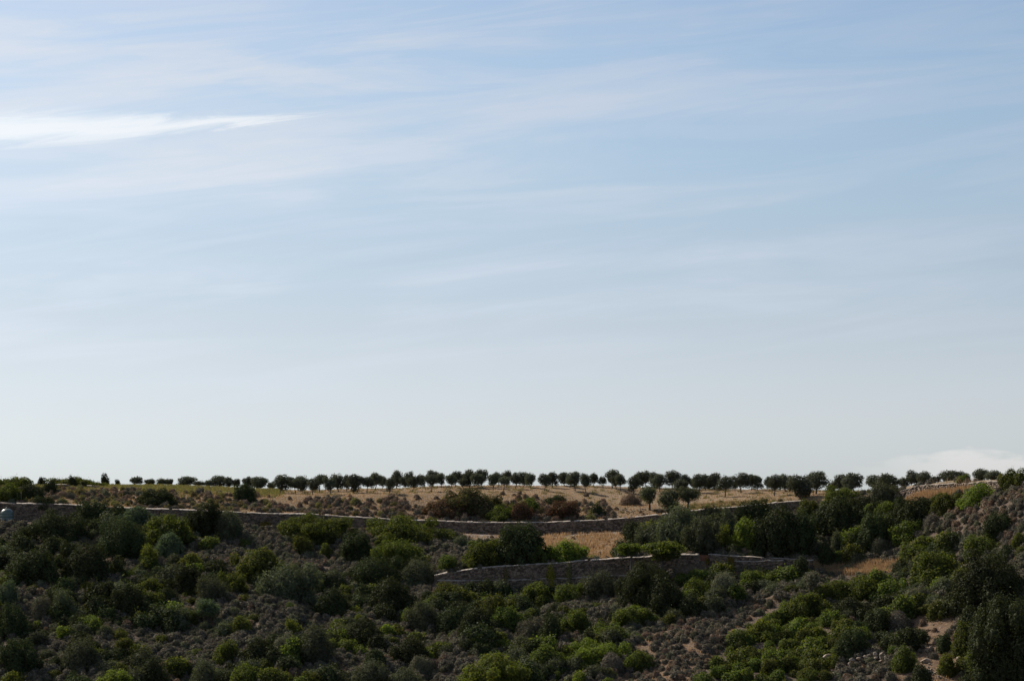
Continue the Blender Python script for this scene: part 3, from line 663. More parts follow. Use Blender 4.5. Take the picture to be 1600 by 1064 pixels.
# ---------------------------------------------------------------- individually placed shrubs
SH = [
 # far left ridge
 ('lent',22,745,764,66,'green rounded thicket on the ridge at the left edge'),
 ('dark',65,746,759,15,'small dark bush in the dip of the left ridge'),
 ('lent',118,745.5,760,90,'long green hedge like thicket on the far left ridge'),
 ('dark',79,751,771,20,'dark bush before the left end of the ridge hedge'),
 ('dark',113,745,761,15,'dark upright bush in front of the ridge hedge'),
 ('dark',131,752,762,13,'small dark bush between the two short pale walls'),
 ('dark',165,741,758,13,'dark cone shaped bush at the right end of the ridge hedge'),
 ('dark',184,750,758,8,'tiny dark bush alone right of the ridge hedge'),
 ('lent',14,757,783,44,'green bush under the dark flat roof at the left edge'),
 ('dark',50,757,782,44,'dark green bush right of the flat roof, before the hedge'),
 ('dark',68,777,788,36,'low dark bush on top of the upper wall near the white slab'),
 ('brown',98,767,778,22,'brown shrub on the left bank above the wall'),
 ('dark',247,764,790,60,'wide dark bush on the bank above the upper wall, left'),
 ('dark',383,757,783,34,'dark green bush right beside the pale rubble heap'),
 # bank in the middle
 ('redg',742,764.5,804,108,'huge dome shrub turning red on its left, above the upper wall'),
 ('red',692,781,806,64,'dark red shrub at the left foot of the huge dome shrub'),
 ('lent',782,789,812,58,'green low shrub right of the huge dome shrub'),
 ('red',812,785,812,34,'dull red shrub between the green shrub and the orange one'),
 ('lent',826,779,800,44,'green shrub on the bank above the dull red shrub'),
 ('red',882,783,810,50,'orange red bush on the bank above the upper wall'),
 ('dark',868,774,788,36,'dark low shrub behind the orange red bush'),
 ('dark',934,790,808,24,'round dark shrub left of the stony slope'),
 ('brown',985,773,789,30,'dark brown thicket below the orchard, left of the bank tree'),
 ('brown',916,770,776,10,'tiny brown shrub at the foot of a front orchard tree'),
 # left slope under the upper wall
 ('dark',90,797,845,108,'broad dark mound shrub under the wall near the left edge'),
 ('dark',152,784,822,78,'dark shrub hiding the wall, left part'),
 ('blue',213,792,825,60,'pale glaucous green shrub below the wall on the left'),
 ('lent',262,805,853,84,'green spreading shrub below the wall, right of the glaucous one'),
 ('dark',322,786,836,54,'tall dark shrub breaking the line of the upper wall'),
 ('olive',358,801,842,46,'feathery olive coloured bush right of the tall dark shrub'),
 ('dark',192,811,872,92,'tall black green shrub in the middle of the left slope'),
 ('blue',266,832,876,48,'blue green rounded bush below the green spreading shrub'),
 ('dark',52,860,912,82,'dark mound on the left slope near the edge'),
 ('dark',136,850,908,84,'dark mound between the edge mound and the black green shrub'),
 ('lent',405,858,912,80,'dark green rounded shrub on the mid left slope'),
 ('bright',233,852,892,28,'yellowish green small shrub right of the black green shrub'),
 ('lent',490,802,846,120,'wide green shrub hiding the wall left of centre'),
 ('lent',628,807,848,128,'wide fresh green shrub under the wall left of the path'),
 ('lent',627,845,888,92,'green dome shrub below the wide fresh green one'),
 ('lent',475,839,868,32,'small round green bush among grey cushions'),
 ('lent',509,850,872,20,'smaller of two round green bushes among grey cushions'),
 ('dark',556,834,878,56,'dark upright shrub left of the green dome shrub'),
 ('dark',585,871,918,98,'dark green spreading shrub below the green dome shrub'),
 ('olive',657,875,915,62,'olive green shrub at the left end of the terrace wall'),
 ('dark',813,821,882,88,'tall dark dome shrub standing before the path'),
 ('lent',752,845,890,62,'green shrub left of the tall dark dome'),
 ('lent',700,868,893,34,'small green shrub above the left end of the terrace wall'),
 ('bright',888,845,884,74,'bright green round bush on the terrace, in dry grass'),
 ('lent',840,855,886,30,'green bush between the tall dark dome and the bright one'),
 # centre right thicket
 ('dark',990,816,850,34,'dark upright bush at the right end of the path'),
 ('olive',1025,818,858,62,'pale olive grey bush behind the umbrella trees'),
 ('olive',1058,794,862,66,'dark grey brown feathery bush under the tall pines'),
 ('dark',1085,830,868,40,'black shrub right under the pines'),
 ('olive',1098,810,868,54,'dark olive bush right of the pines'),
 ('dark',1118,804,838,56,'dark green bush below the upper wall, right'),
 ('olive',1137,797,836,28,'slim grey olive bush between the dark ones'),
 ('bright',1168,811,862,44,'bright yellow green tall shrub among dark bushes'),
 ('bright',1130,822,860,26,'bright green smaller shrub left of the tall yellow green one'),
 ('dark',1180,782,822,54,'dark bush against the upper wall near its right end'),
 ('dark',1215,794,872,78,'tall black green thicket right of the yellow green shrub'),
 ('dark',1183,857,873,24,'small dark bush just above the right terrace wall'),
 ('dark',1250,800,868,50,'black shrub right of the tall black green thicket'),
 ('dark',1013,880,942,96,'large black shrub swallowing the terrace wall under the umbrella trees'),
 ('dark',1036,905,960,60,'black shrub right below the umbrella trees'),
 # right thicket
 ('lent',1318,759,786,72,'green crest of the thicket under the right orchard trees'),
 ('olive',1378,756,790,52,'grey green bush in front of the orchard pair by the ridge wall'),
 ('lent',1264,781,806,42,'green shrub at the right end of the orchard terrace'),
 ('dark',1310,779,838,84,'black green mass in the middle of the right thicket'),
 ('dark',1348,777,806,62,'dark green shrub below the grey green bush'),
 ('lent',1385,785,812,48,'green shrub right in the thicket below the ridge wall'),
 ('dark',1366,804,856,64,'round dark shrub at the lower edge of the right thicket'),
 ('dark',1436,779,820,78,'big dark bush below the golden grass'),
 ('lent',1480,772,797,48,'dark green bush right of the golden grass'),
 ('bright',1532,757,782,74,'bright low green shrub below the ridge wall'),
 ('lent',1582,735,760,46,'green shrub topping the ridge at the right edge'),
 ('dark',1565,802,834,50,'dark round bush on the grey right slope'),
 ('lent',1422,814,843,62,'green shrub below the big dark bush'),
 ('grey',1460,806,822,34,'brown grey twiggy bush right of the big dark bush'),
 ('lent',1446,839,864,72,'low green shrub on the right slope'),
 ('lent',1538,837,867,62,'mid green shrub on the grey right slope'),
 ('lent',1592,834,858,28,'green shrub at the right edge above the big dark tree shrub'),
 ('dark',1293,850,888,30,'cone shaped dark bush right of the terrace wall'),
 ('olive',1308,834,868,22,'slim upright olive bush right of the terrace wall'),
 ('bright',1330,839,868,26,'yellow green small shrub beside the slim olive bush'),
 ('ggreen',1376,842,864,42,'grey green bush below the round dark shrub'),
 ('ggreen',1326,881,893,34,'low grey green shrub left of the golden patch'),
 ('ggreen',1402,879,890,44,'low grey green shrub right of the golden patch'),
 ('dark',1250,872,905,30,'dark bush at the right end of the terrace wall'),
 ('grey',1428,850,870,36,'grey shrub above the low grey green ones'),
 ('lent',1465,863,910,82,'olive green broad shrub left of the huge dark shrub'),
 ('dark',1547,862,950,122,'huge dark shrub at the right edge, upper of two'),
 ('dark',1572,936,1062,128,'huge black shrub at the lower right corner'),
 # right lower slope
 ('lent',1250,929,968,50,'green shrub at the head of the right thicket mat'),
 ('lent',1300,908,944,60,'green shrub right of the thin grey tree'),
 ('lent',1345,903,945,70,'dark green shrub below the golden patch'),
 ('lent',1393,905,950,66,'green shrub left of the rocky gully head'),
 ('dark',1330,935,966,60,'dark green shrub in the right thicket, below the golden patch'),
 ('ggreen',1428,918,952,40,'grey shrub above the rocky gully'),
 ('lent',1466,939,965,38,'dark green bush overhanging the rocky gully'),
 ('dark',1371,954,990,46,'dark round bush left of the grey dry bush'),
 ('grey',1403,958,990,50,'grey dry bush left of the rocky gully'),
 ('dark',1333,984,1028,54,'dark bush just above the ruined stone wall'),
 ('lent',1412,990,1012,36,'small dark green bush right above the ruined wall'),
 ('dark',1434,984,1008,30,'small dark bush at the left rim of the gully'),
 ('lent',1507,974,1026,36,'green bush leaning on the huge black shrub'),
 ('dark',1476,990,1018,28,'dark bush in the middle of the rocky gully'),
 ('lent',1412,1012,1050,38,'green bush at the right end of the ruined wall'),
 ('bright',1480,1022,1056,32,'bright green bush at the bottom of the gully'),
 ('dark',1440,1040,1080,40,'dark bush at the bottom edge left of the gully'),
 # centre lower slope
 ('lent',836,911,942,58,'green clustered shrub below the terrace wall, left of two'),
 ('lent',886,912,944,50,'green clustered shrub below the terrace wall, right of two'),
 ('olive',937,897,936,56,'dark olive bush against the terrace wall'),
 ('lent',1086,890,916,60,'green shrub below the brown gate'),
 ('lent',1092,906,940,56,'green shrub one step below the gate shrub'),
 ('ggreen',1131,899,934,38,'grey green shrub below the right terrace wall'),
 ('lent',1178,893,920,52,'dark green shrub below the right ledge'),
 ('lent',1215,891,914,40,'green shrub left of the dark bush ending the terrace wall'),
 ('lent',985,950,980,62,'green shrub below the large black shrub'),
 ('lent',955,973,1006,84,'fresh green spreading shrub on the central lower slope'),
 ('bright',930,998,1042,104,'brightest green spreading shrub on the central lower slope'),
 ('dark',862,963,1004,34,'dark shrub left of the fresh green spreading one'),
 ('lent',902,953,990,46,'yellowish green shrub above the brightest one'),
 ('ggreen',826,968,1006,44,'grey green shrub on the central lower slope'),
 ('grey',956,1020,1050,42,'grey shrub under the brightest green shrub'),
 ('lent',1000,1017,1050,46,'green shrub beside the bare soil at bottom centre'),
 ('lent',770,930,968,62,'dark green shrub below the ledge, far left of the terrace'),
 ('dark',745,950,1000,60,'dark shrub in the shady hollow left of centre'),
 ('lent',795,950,990,54,'green shrub in the hollow below the terrace'),
 ('bright',775,1022,1075,110,'wide fresh green shrub at the bottom edge, left of centre'),
 ('lent',850,1010,1050,60,'dark green shrub right of the bottom wide green shrub'),
 # left lower slope
 ('olive',446,884,936,92,'dark olive green broad shrub on the left lower slope'),
 ('dark',522,921,966,64,'tall dark shrub in the hollow, left'),
 ('dark',610,905,960,80,'black shrub in the hollow below the olive bush'),
 ('lent',700,911,938,42,'green shrub just below the left end of the ledge'),
 ('dark',734,911,935,24,'small dark green shrub under the ledge'),
 ('olive',665,944,985,50,'brownish olive shrub in the hollow'),
 ('dark',706,948,988,54,'dark cone like shrub right of the brownish olive one'),
 ('olive',490,983,1036,66,'olive shrub at the lower left of centre'),
 ('ggreen',446,993,1030,38,'grey green bush left of the olive shrub'),
 ('dark',414,1000,1030,32,'dark bush at the left of the grey green bush'),
 ('bright',456,968,988,38,'low yellow green shrub on the grey cushions'),
 ('olive',582,1034,1075,56,'soft olive green shrub at the bottom edge'),
 ('olive',632,1048,1085,64,'soft green shrub at the bottom edge, right of the olive one'),
 ('lent',484,1050,1085,48,'round green shrub at the bottom edge, lower left of centre'),
 ('ggreen',660,1026,1056,42,'grey green shrub above the soft green one at the bottom'),
 ('dark',200,914,962,60,'dark cone shaped shrub on the lower left slope'),
 ('dark',292,884,932,54,'black upright shrub left of the dark olive broad one'),
 ('olive',333,904,940,46,'feathery green shrub above the round pale tree'),
 ('lent',362,895,930,50,'green shrub right of the feathery one'),
 ('olive',100,925,962,34,'grey olive upright bush near the left edge'),
 ('ggreen',64,934,966,34,'grey bush near the left edge'),
 ('dark',22,944,996,48,'dark bush at the left edge, lower'),
 ('blue',10,909,950,32,'grey blue bush at the left edge'),
 ('bright',108,979,1000,40,'yellow green low shrub, lower left'),
 ('lent',142,963,994,50,'green low shrub left of the dark cone shrub'),
 ('olive',126,1002,1046,58,'brownish olive bush near the bottom left'),
 ('dark',236,1030,1078,48,'dark bush at the bottom edge, left'),
 ('olive',320,1033,1080,44,'olive bush at the bottom edge, left'),
 ('lent',382,1038,1085,48,'green bush at the bottom edge below the grey cushions'),
 ('bright',186,1048,1085,64,'bright green shrub at the bottom edge, far left'),
 ('lent',376,963,994,42,'green shrub right of the round pale tree'),
 ('lent',355,1002,1036,48,'yellowish green shrub right of the grey cushions'),
 ('dark',565,968,1010,66,'dark shrub at the bottom of the hollow'),
 ('dark',640,995,1040,56,'dark shrub low in the hollow'),
 ('dark',30,1000,1050,60,'dark bush at the bottom left corner'),
 # small yellow plants on the walls
 ('yellow',861,886,896,15,'yellow flowering weed growing out of the terrace wall'),
 ('weed',888,886,906,10,'tall yellow green weed before the terrace wall'),
 ('weed',791,888,907,8,'pale green weed on the ledge of the terrace wall'),
 ('yellow',1105,873,881,7,'small yellow weed by the brown gate'),
 ('yellow',1142,870,878,12,'yellow weed on the right terrace wall'),
 ('yellow',415,815,824,20,'yellow green patch of weed below the upper wall'),
]
for r in SH:
    kind, px, top, bot, wp, lab = r
    yy = None
    if lab.endswith('terrace wall') and kind in ('yellow','weed') : yy = float(Y3(px)) + .2
    shrub(kind, px, top, bot, wp, lab, name='weed' if kind in ('yellow','weed') else 'shrub', cat='plant' if kind in ('yellow','weed') else 'shrub', Y=yy)

# ---------------------------------------------------------------- scattered scrub: cushions and low bushes
def visible_px(X, Y, Z): return X/Y*FPX+CX, HOR - Z/Y*FPX
def scatter(step, y0, y1):
    gx = np.arange(-120, 120, step); gy = np.arange(y0, y1, step)
    X, Y = np.meshgrid(gx, gy); X = X + rng.uniform(-.5,.5,X.shape)*step; Y = Y + rng.uniform(-.5,.5,Y.shape)*step
    X, Y = X.ravel(), Y.ravel(); p = X/Y*FPX+CX; k = (p > -90) & (p < 1690)
    return X[k], Y[k]
FT = np.array(FOOT)
def blocked(X, Y, f=.8):
    b = np.zeros(X.shape, bool)
    for x, y, rx, ry in FT: b |= ((X-x)/(rx*f))**2 + ((Y-y)/(ry*f))**2 < 1
    return b
protos = {}
for kname, vn in (('grey',6),('ggreen',4),('brown',4),('lent',6),('dark',5),('olive',4),('bright',3),('redg',2),('weed',4)):
    protos[kname] = []
    for i in range(vn):
        big = kname in ('lent','dark','olive','bright','redg')
        mm = bush_mesh(kname, 2.4 if big else 1.2, 2.4 if big else 1.2, 1.5 if big else .74, cap=1500 if big else 420, leafk=.85 if big else .8, name='low_shrub' if big else 'cushion_shrub')
        protos[kname].append(mm)
X, Y = scatter(1.12, 318, 452)
Z = gz(X, Y); P_, Q_ = visible_px(X, Y, Z)
Yk_, _ = knots(P_)
on_wall = ((Y > Yk_[6]-.5) & (Y < Yk_[7]+.5) & (P_ > 672) & (P_ < 1275)) | ((Y > Yk_[8]-.7) & (Y < Yk_[10]+.6))
fld = Y > Yk_[11] - .5
ok = ~on_wall & ~fld & ~blocked(X, Y) & (Q_ < 1085)
X, Y, Z, P_, Q_, Yk_ = X[ok], Y[ok], Z[ok], P_[ok], Q_[ok], Yk_[:, ok]
up_ = Y > Yk_[10]
inz = lambda zn: in_poly(P_, Q_, zn) & ~up_
zone_tbl = [   # polygon, mix of kinds, share left bare, size factor, place name
 (Z_BANK, {'brown':1}, .90, .6, 'dry grass bank below the path'), (Z_GRAV, {'grey':1,'brown':1}, .72, .6, 'gravel bank below the path'), (Z_GRASSR, {'ggreen':1,'grey':1}, .94, .8, 'golden grass patch on the right'),
 (Z_STRAWR, {'grey':1}, .95, .6, 'golden grass under the ridge wall'),
 (Z_MAT, {'lent':5,'bright':.6,'ggreen':.5}, .70, 1.1, 'right lower thicket'), (Z_SOIL, {'grey':5,'ggreen':2,'brown':2,'lent':.12}, .24, .85, 'bare soil strip at lower centre right'),
 (Z_SOIL2, {'grey':3,'lent':.4,'brown':1}, .80, .8, 'rocky gully at lower right'), (Z_RGREY, {'grey':6,'brown':4,'ggreen':2}, .12, 1.0, 'grey slope at the right edge'),
 (Z_C1, {'grey':9,'ggreen':3,'lent':.25}, .12, 1.0, ''), (Z_C2, {'grey':9,'ggreen':3,'lent':.3}, .12, 1.0, ''), (Z_C3, {'grey':9,'ggreen':4,'lent':.2}, .12, 1.0, ''),
 (Z_LGREY, {'grey':9,'ggreen':3,'lent':.15,'brown':1}, .10, 1.0, 'grey slope below the upper wall left of centre')]
default = ({'grey':6.5,'ggreen':3.2,'lent':.25,'dark':.2,'olive':.15,'bright':.07,'brown':.6}, .16, 1.05)
n_ = len(X); kinds = np.empty(n_, object); size = np.ones(n_); place_n = np.empty(n_, object)
def draw(mask, mix, bare, sf, pn):
    ks = list(mix); pr = np.array([mix[k] for k in ks], float); pr /= pr.sum(); ii = np.where(mask)[0]
    ch = rng.choice(len(ks), len(ii), p=pr); b = rng.random(len(ii)) < bare
    for q, c_, bb in zip(ii, ch, b):
        kinds[q] = None if bb else ks[c_]; size[q] = sf; place_n[q] = pn
draw(np.ones(n_, bool), *default, 'slope')
pat = np.sin(X*.21+1.3)+np.sin(Y*.27+X*.08)+np.sin((X-Y)*.13+2.1)+np.sin(X*.43-Y*.31)*.7 + rng.normal(0,.35,n_)
draw(pat > .55, {'grey':2.2,'ggreen':1.8,'lent':.8,'dark':1.5,'olive':.6,'bright':.1,'brown':.3}, .22, 1.2, 'slope')
low_ = Q_ > 905
for msk, nm in ((low_ & (P_ < 400), 'lower left slope'), (low_ & (P_ >= 400) & (P_ < 800), 'lower slope left of centre'), (low_ & (P_ >= 800) & (P_ < 1200), 'lower slope right of centre'), (low_ & (P_ >= 1200), 'lower right slope'),
                (~low_ & (P_ < 400), 'left slope below the upper wall'), (~low_ & (P_ >= 400) & (P_ < 800), 'middle slope above the terrace wall'), (~low_ & (P_ >= 800) & (P_ < 1290), 'terrace between the walls'), (~low_ & (P_ >= 1290), 'right slope below the ridge wall')):
    place_n[msk] = nm
for zn, mix, bare, sf, pn in zone_tbl: draw(inz(zn), mix, bare, sf, pn)
emb = up_ & (P_ >= 415) & (P_ < 960)
draw(emb, {'brown':6,'grey':3,'weed':1.2}, .36, .95, 'brown bank between upper wall and orchard')
crest = up_ & (Y > Yk_[11] - 6 + 2.5*np.sin(X*.5)) & (P_ < 960)
draw(emb & crest, {'brown':1}, .86, .8, 'brown bank between upper wall and orchard')
draw(up_ & (P_ < 415), {'brown':4,'weed':2.5,'ggreen':1.5,'grey':1.5}, .52, .9, 'left bank above the upper wall')
draw(up_ & (P_ >= 960) & (P_ < 1290), {'weed':2,'brown':1}, .86, .6, 'grassy bank right of centre above the upper wall')
draw(up_ & (P_ >= 1290), {'grey':3,'lent':.5,'weed':1}, .4, .9, 'bank under the right orchard trees')
near_wall = ((Y > Yk_[6]-3.5) & (Y < Yk_[7]) & (P_ > 672) & (P_ < 1285)) | ((Y > Yk_[8]-3.5) & (Y < Yk_[10])) | ((Y > Yk_[7]) & (Y < Yk_[7]+2.2) & (P_ > 672) & (P_ < 1280))
keep_open = np.zeros(n_, bool)
for zn in (Z_SOIL, Z_SOIL2, Z_GRASSR, Z_STRAWR):
    for sh in (6, 14, 20): keep_open |= in_poly(P_, Q_ - sh, zn)
BIG = ('lent','dark','olive','bright','redg')
items = []
for i in range(n_):
    k = kinds[i]
    if k is None: continue
    if k in BIG:
        if near_wall[i] or keep_open[i]: continue
        s = (rng.uniform(.5, 1.15) if rng.random() < .8 else rng.uniform(1.1, 1.6)) * size[i]
    else: s = rng.uniform(.7, 1.45) * size[i]
    items.append((i, k, s))
# the largest ones in view become things, the rest stuff
def app(it):
    i, k, s = it; wd = (2.4 if k in BIG else 1.2)*s
    vis = 0 if (P_[i] < 0 or P_[i] > 1600 or Q_[i] > 1062) else 1
    return wd/Y[i]*vis
bigs = sorted([t for t in items if t[1] in BIG], key=app, reverse=True); cush = sorted([t for t in items if t[1] not in BIG], key=app, reverse=True)
CN = {'grey':'grey','ggreen':'grey green','brown':'brown','weed':'yellowish weedy','lent':'mid green','dark':'dark green','olive':'olive grey','bright':'bright green','redg':'reddish'}
MARKS = [(40,815,'the tank by the upper wall'),(90,825,'the broad dark mound under the wall'),(192,850,'the tall black green shrub'),(266,860,'the blue green rounded bush'),(322,825,'the tall shrub breaking the wall line'),
 (405,885,'the dark green rounded mid left shrub'),(490,825,'the wide green shrub hiding the wall'),(628,830,'the fresh green shrub by the path'),(475,855,'the two round green bushes'),(558,860,'the dark upright shrub left of centre'),
 (446,910,'the dark olive broad shrub'),(585,895,'the dark spreading shrub'),(735,915,'the left ledge'),(813,860,'the tall dark dome before the path'),(888,865,'the bright bush on the terrace'),(1013,915,'the large black shrub'),
 (1100,885,'the brown gate'),(1200,885,'the right ledge'),(1293,870,'the cone shaped dark bush'),(1340,890,'the golden grass patch'),(1366,830,'the round dark thicket shrub'),(1436,800,'the big dark bush under golden grass'),
 (1532,770,'the bright low shrub under the ridge wall'),(1565,818,'the dark round bush at right'),(1465,885,'the olive green broad right shrub'),(1547,905,'the upper huge dark shrub'),(1560,1000,'the huge black corner shrub'),
 (1460,1000,'the rocky gully'),(1355,1040,'the ruined stone wall'),(1250,950,'the head of the right thicket'),(1200,1010,'the middle of the right thicket'),(1130,1050,'the lower left thicket corner'),(1280,1010,'the flat rock in the thicket'),
 (1037,990,'the small white rock'),(1103,966,'the pale rock above bare soil'),(930,1020,'the brightest green shrub'),(955,990,'the fresh spreading central shrub'),(862,985,'the dark shrub at lower centre'),(836,925,'the green clustered shrubs'),
 (775,1045,'the wide green bottom shrub'),(665,970,'the brownish olive shrub'),(520,960,'the tall dark hollow shrub'),(490,1020,'the lower olive shrub'),(325,955,'the round pale green tree'),(200,950,'the dark cone shaped shrub'),
 (192,1010,'the small umbrella tree'),(126,1030,'the brownish olive bottom bush'),(22,970,'the dark left edge bush'),(100,945,'the grey olive upright bush'),(320,1050,'the olive bush at bottom left'),(582,1050,'the soft olive bottom shrub'),
 (390,788,'the rubble heap'),(247,778,'the wide dark bank bush'),(742,785,'the huge reddening dome shrub'),(882,795,'the orange red bush'),(985,803,'the stony slope'),(550,790,'the brown bank middle'),(160,775,'the weedy left bank'),(450,790,'the brown bank left end')]
MK = np.array([(a_, b_) for a_, b_, _ in MARKS], float)
def put(it, name, what):
    i, k, s = it
    o = link(name, protos[k][random.randrange(len(protos[k]))], loc=(X[i], Y[i], Z[i]-.12*s), rot=(0,0,rng.uniform(0,6.28)), scale=(s*rng.uniform(.85,1.2), s*rng.uniform(.85,1.2), s*rng.uniform(.8,1.25)))
    dx, dy = P_[i]-MK[:,0], Q_[i]-MK[:,1]; d = np.hypot(dx, dy*1.6); j = int(np.argmin(d)); near = d[j] < 30
    side = ('right of' if dx[j] > 0 else 'left of') if abs(dx[j]) > abs(dy[j])*1.6 else ('below' if dy[j] > 0 else 'above')
    szw = 'small ' if s < .9 else ('large ' if s > 1.2 else '')
    lab = '%s%s %s, %s %s %s' % (szw, CN[k], what, 'close' if near else 'further', side, MARKS[j][2])
    tag(o, lab, 'shrub', '%ss %s %s' % (what, side, MARKS[j][2]))
for it in bigs[:300]: put(it, 'low_shrub', 'low shrub')
for it in cush[:300]: put(it, 'cushion_shrub', 'cushion shrub')
SRC = bpy.data.collections.new('scrub_sources'); src_i = {}
for k in sorted(protos):
    for j, mm in enumerate(protos[k]):
        src_i[(k, j)] = len(src_i); SRC.objects.link(bpy.data.objects.new('source_%03d' % src_i[(k, j)], mm))
def stuff(name, its, label):
    """one object: real plants set out on its points by geometry nodes"""
    n_ = len(its); ii = np.array([t[0] for t in its]); ss = np.array([t[2] for t in its])
    me_ = bpy.data.meshes.new(name); me_.vertices.add(n_)
    me_.vertices.foreach_set('co', np.stack([X[ii], Y[ii], Z[ii]-.12*ss], 1).astype(np.float32).ravel())
    at = me_.attributes.new('pick', 'INT', 'POINT'); at.data.foreach_set('value', np.array([src_i[(t[1], random.randrange(len(protos[t[1]])))] for t in its], np.int32))
    at = me_.attributes.new('turn', 'FLOAT_VECTOR', 'POINT'); at.data.foreach_set('vector', np.stack([0*ss, 0*ss, rng.uniform(0,6.28,n_)], 1).astype(np.float32).ravel())
    at = me_.attributes.new('size', 'FLOAT_VECTOR', 'POINT'); at.data.foreach_set('vector', np.stack([ss*rng.uniform(.85,1.2,n_), ss*rng.uniform(.85,1.2,n_), ss*rng.uniform(.8,1.25,n_)], 1).astype(np.float32).ravel())
    o = link(name, me_); tag(o, label, 'scrub', kind='stuff')
    g = bpy.data.node_groups.new(name, 'GeometryNodeTree'); g.interface.new_socket('Geometry', in_out='INPUT', socket_type='NodeSocketGeometry'); g.interface.new_socket('Geometry', in_out='OUTPUT', socket_type='NodeSocketGeometry')
    gi = g.nodes.new('NodeGroupInput'); go = g.nodes.new('NodeGroupOutput'); ip = g.nodes.new('GeometryNodeInstanceOnPoints'); ci = g.nodes.new('GeometryNodeCollectionInfo')
    ci.inputs['Collection'].default_value = SRC; ci.inputs['Separate Children'].default_value = True; ci.inputs['Reset Children'].default_value = True
    ip.inputs['Pick Instance'].default_value = True
    def na(nm, ty):
        x = g.nodes.new('GeometryNodeInputNamedAttribute'); x.data_type = ty; x.inputs['Name'].default_value = nm; return next(q for q in x.outputs if q.enabled and q.name == 'Attribute')
    g.links.new(gi.outputs[0], ip.inputs['Points']); g.links.new(ci.outputs[0], ip.inputs['Instance'])
    g.links.new(na('pick', 'INT'), ip.inputs['Instance Index']); g.links.new(na('turn', 'FLOAT_VECTOR'), ip.inputs['Rotation']); g.links.new(na('size', 'FLOAT_VECTOR'), ip.inputs['Scale'])
    g.links.new(ip.outputs[0], go.inputs[0])
    md = o.modifiers.new('plants', 'NODES'); md.node_group = g; return o
stuff('cushion_scrub', cush[300:], 'countless small grey and brown cushion shrubs covering the slopes')
if len(bigs) > 300: stuff('leafy_scrub', bigs[300:], 'countless small leafy green shrubs between the cushions')

# ---------------------------------------------------------------- dry grass and weeds
def grass(name, X, Y, hmin, hmax, per, mat, label, wid=.05, spread=.35, lean=.25):
    n_ = len(X)*per; X = np.repeat(X, per) + rng.normal(0, spread, n_); Y = np.repeat(Y, per) + rng.normal(0, spread, n_)
    Z = gz(X, Y) - .05; h = rng.uniform(hmin, hmax, n_); a = rng.uniform(0, 6.28, n_); wv = np.stack([np.cos(a), np.sin(a), 0*a], 1) * (wid*rng.uniform(.6,1.5,n_))[:,None]
    b = np.stack([X, Y, Z], 1); t = b + np.stack([rng.normal(.05,lean,n_)*h, rng.normal(0,lean,n_)*h, h], 1)
    me_ = mesh_np(name, np.stack([b-wv, b+wv, t], 1).reshape(-1,3), [np.arange(n_*3).reshape(-1,3)], mat)
    o = link(name, me_); tag(o, label, 'grass', kind='stuff'); return o
def pts_in(poly, cnt, behind=False):
    out = []; xs = [a for a, b in poly]; ys = [b for a, b in poly]
    while len(out) < cnt:
        px, py = rng.uniform(min(xs), max(xs)), rng.uniform(min(ys), max(ys))
        if in_poly(np.array([px]), np.array([py]), poly)[0]: out.append((px, py))
    Ys = [depth_at(a, b) for a, b in out]; k = [(a, y) for (a, b), y in zip(out, Ys) if y]
    Ya = np.array([y for a, y in k]); return np.array([(a-CX)/FPX*y for a, y in k]), Ya
gx, gy = pts_in(Z_BANK, 480); grass('dry_grass', gx, gy, .3, .85, 22, LEAF['straw'], 'tall straw coloured grass on the bank below the path')
gx, gy = pts_in(Z_STRAWR, 300); grass('dry_grass', gx, gy, .5, 1.25, 26, LEAF['straw'], 'tall golden grass under the ridge wall at right')
gx, gy = pts_in(Z_GRASSR, 420); grass('dry_grass', gx, gy, .5, 1.25, 24, LEAF['straw'], 'golden grass patch on the right slope')
gx, gy = pts_in([(720,921),(790,921),(785,930),(750,930)], 60); grass('dry_grass', gx, gy, .3, .8, 20, LEAF['straw'], 'small golden grass patch at the foot of the ledge')
def field_pts(step, p0, p1, k0, k1, m0=0., m1=0.):
    X, Y = scatter(step, 395, 492); p = X/Y*FPX+CX; yk, _ = knots(p)
    k = (p > p0) & (p < p1) & (Y > yk[k0]+m0) & (Y < yk[k1]+m1); return X[k], Y[k]
gx, gy = field_pts(.8, 395, 1400, 11, 12, 0, 2); grass('field_grass', gx, gy, .08, .3, 5, LEAF['straw'], 'short dry grass covering the orchard ground', .06, .4)
gx, gy = field_pts(.7, 60, 1300, 10, 11, .4, 0); grass('bank_grass', gx, gy, .15, .5, 7, LEAF['straw'], 'dry grass between the shrubs on the bank above the upper wall', .05, .4)
gx, gy = field_pts(.7, 55, 440, 10, 12, 3, 1); k_ = np.sin(gx*.31+gy*.2)+np.sin(gx*.13-gy*.43+1)+(gy-446)*.12+rng.normal(0,.5,len(gx)) > .4; gx, gy = gx[k_], gy[k_]; grass('green_weeds', gx, gy, .2, .6, 7, LEAF['weed'], 'yellow green weeds on the left bank and ridge', .09, .35, .5)
gx, gy = field_pts(.6, 1075, 1250, 10, 11, .4, -1); grass('green_weeds', gx, gy, .2, .5, 8, LEAF['weed'], 'yellow green grass on the bank above the wall right of the pines', .07, .35, .4)

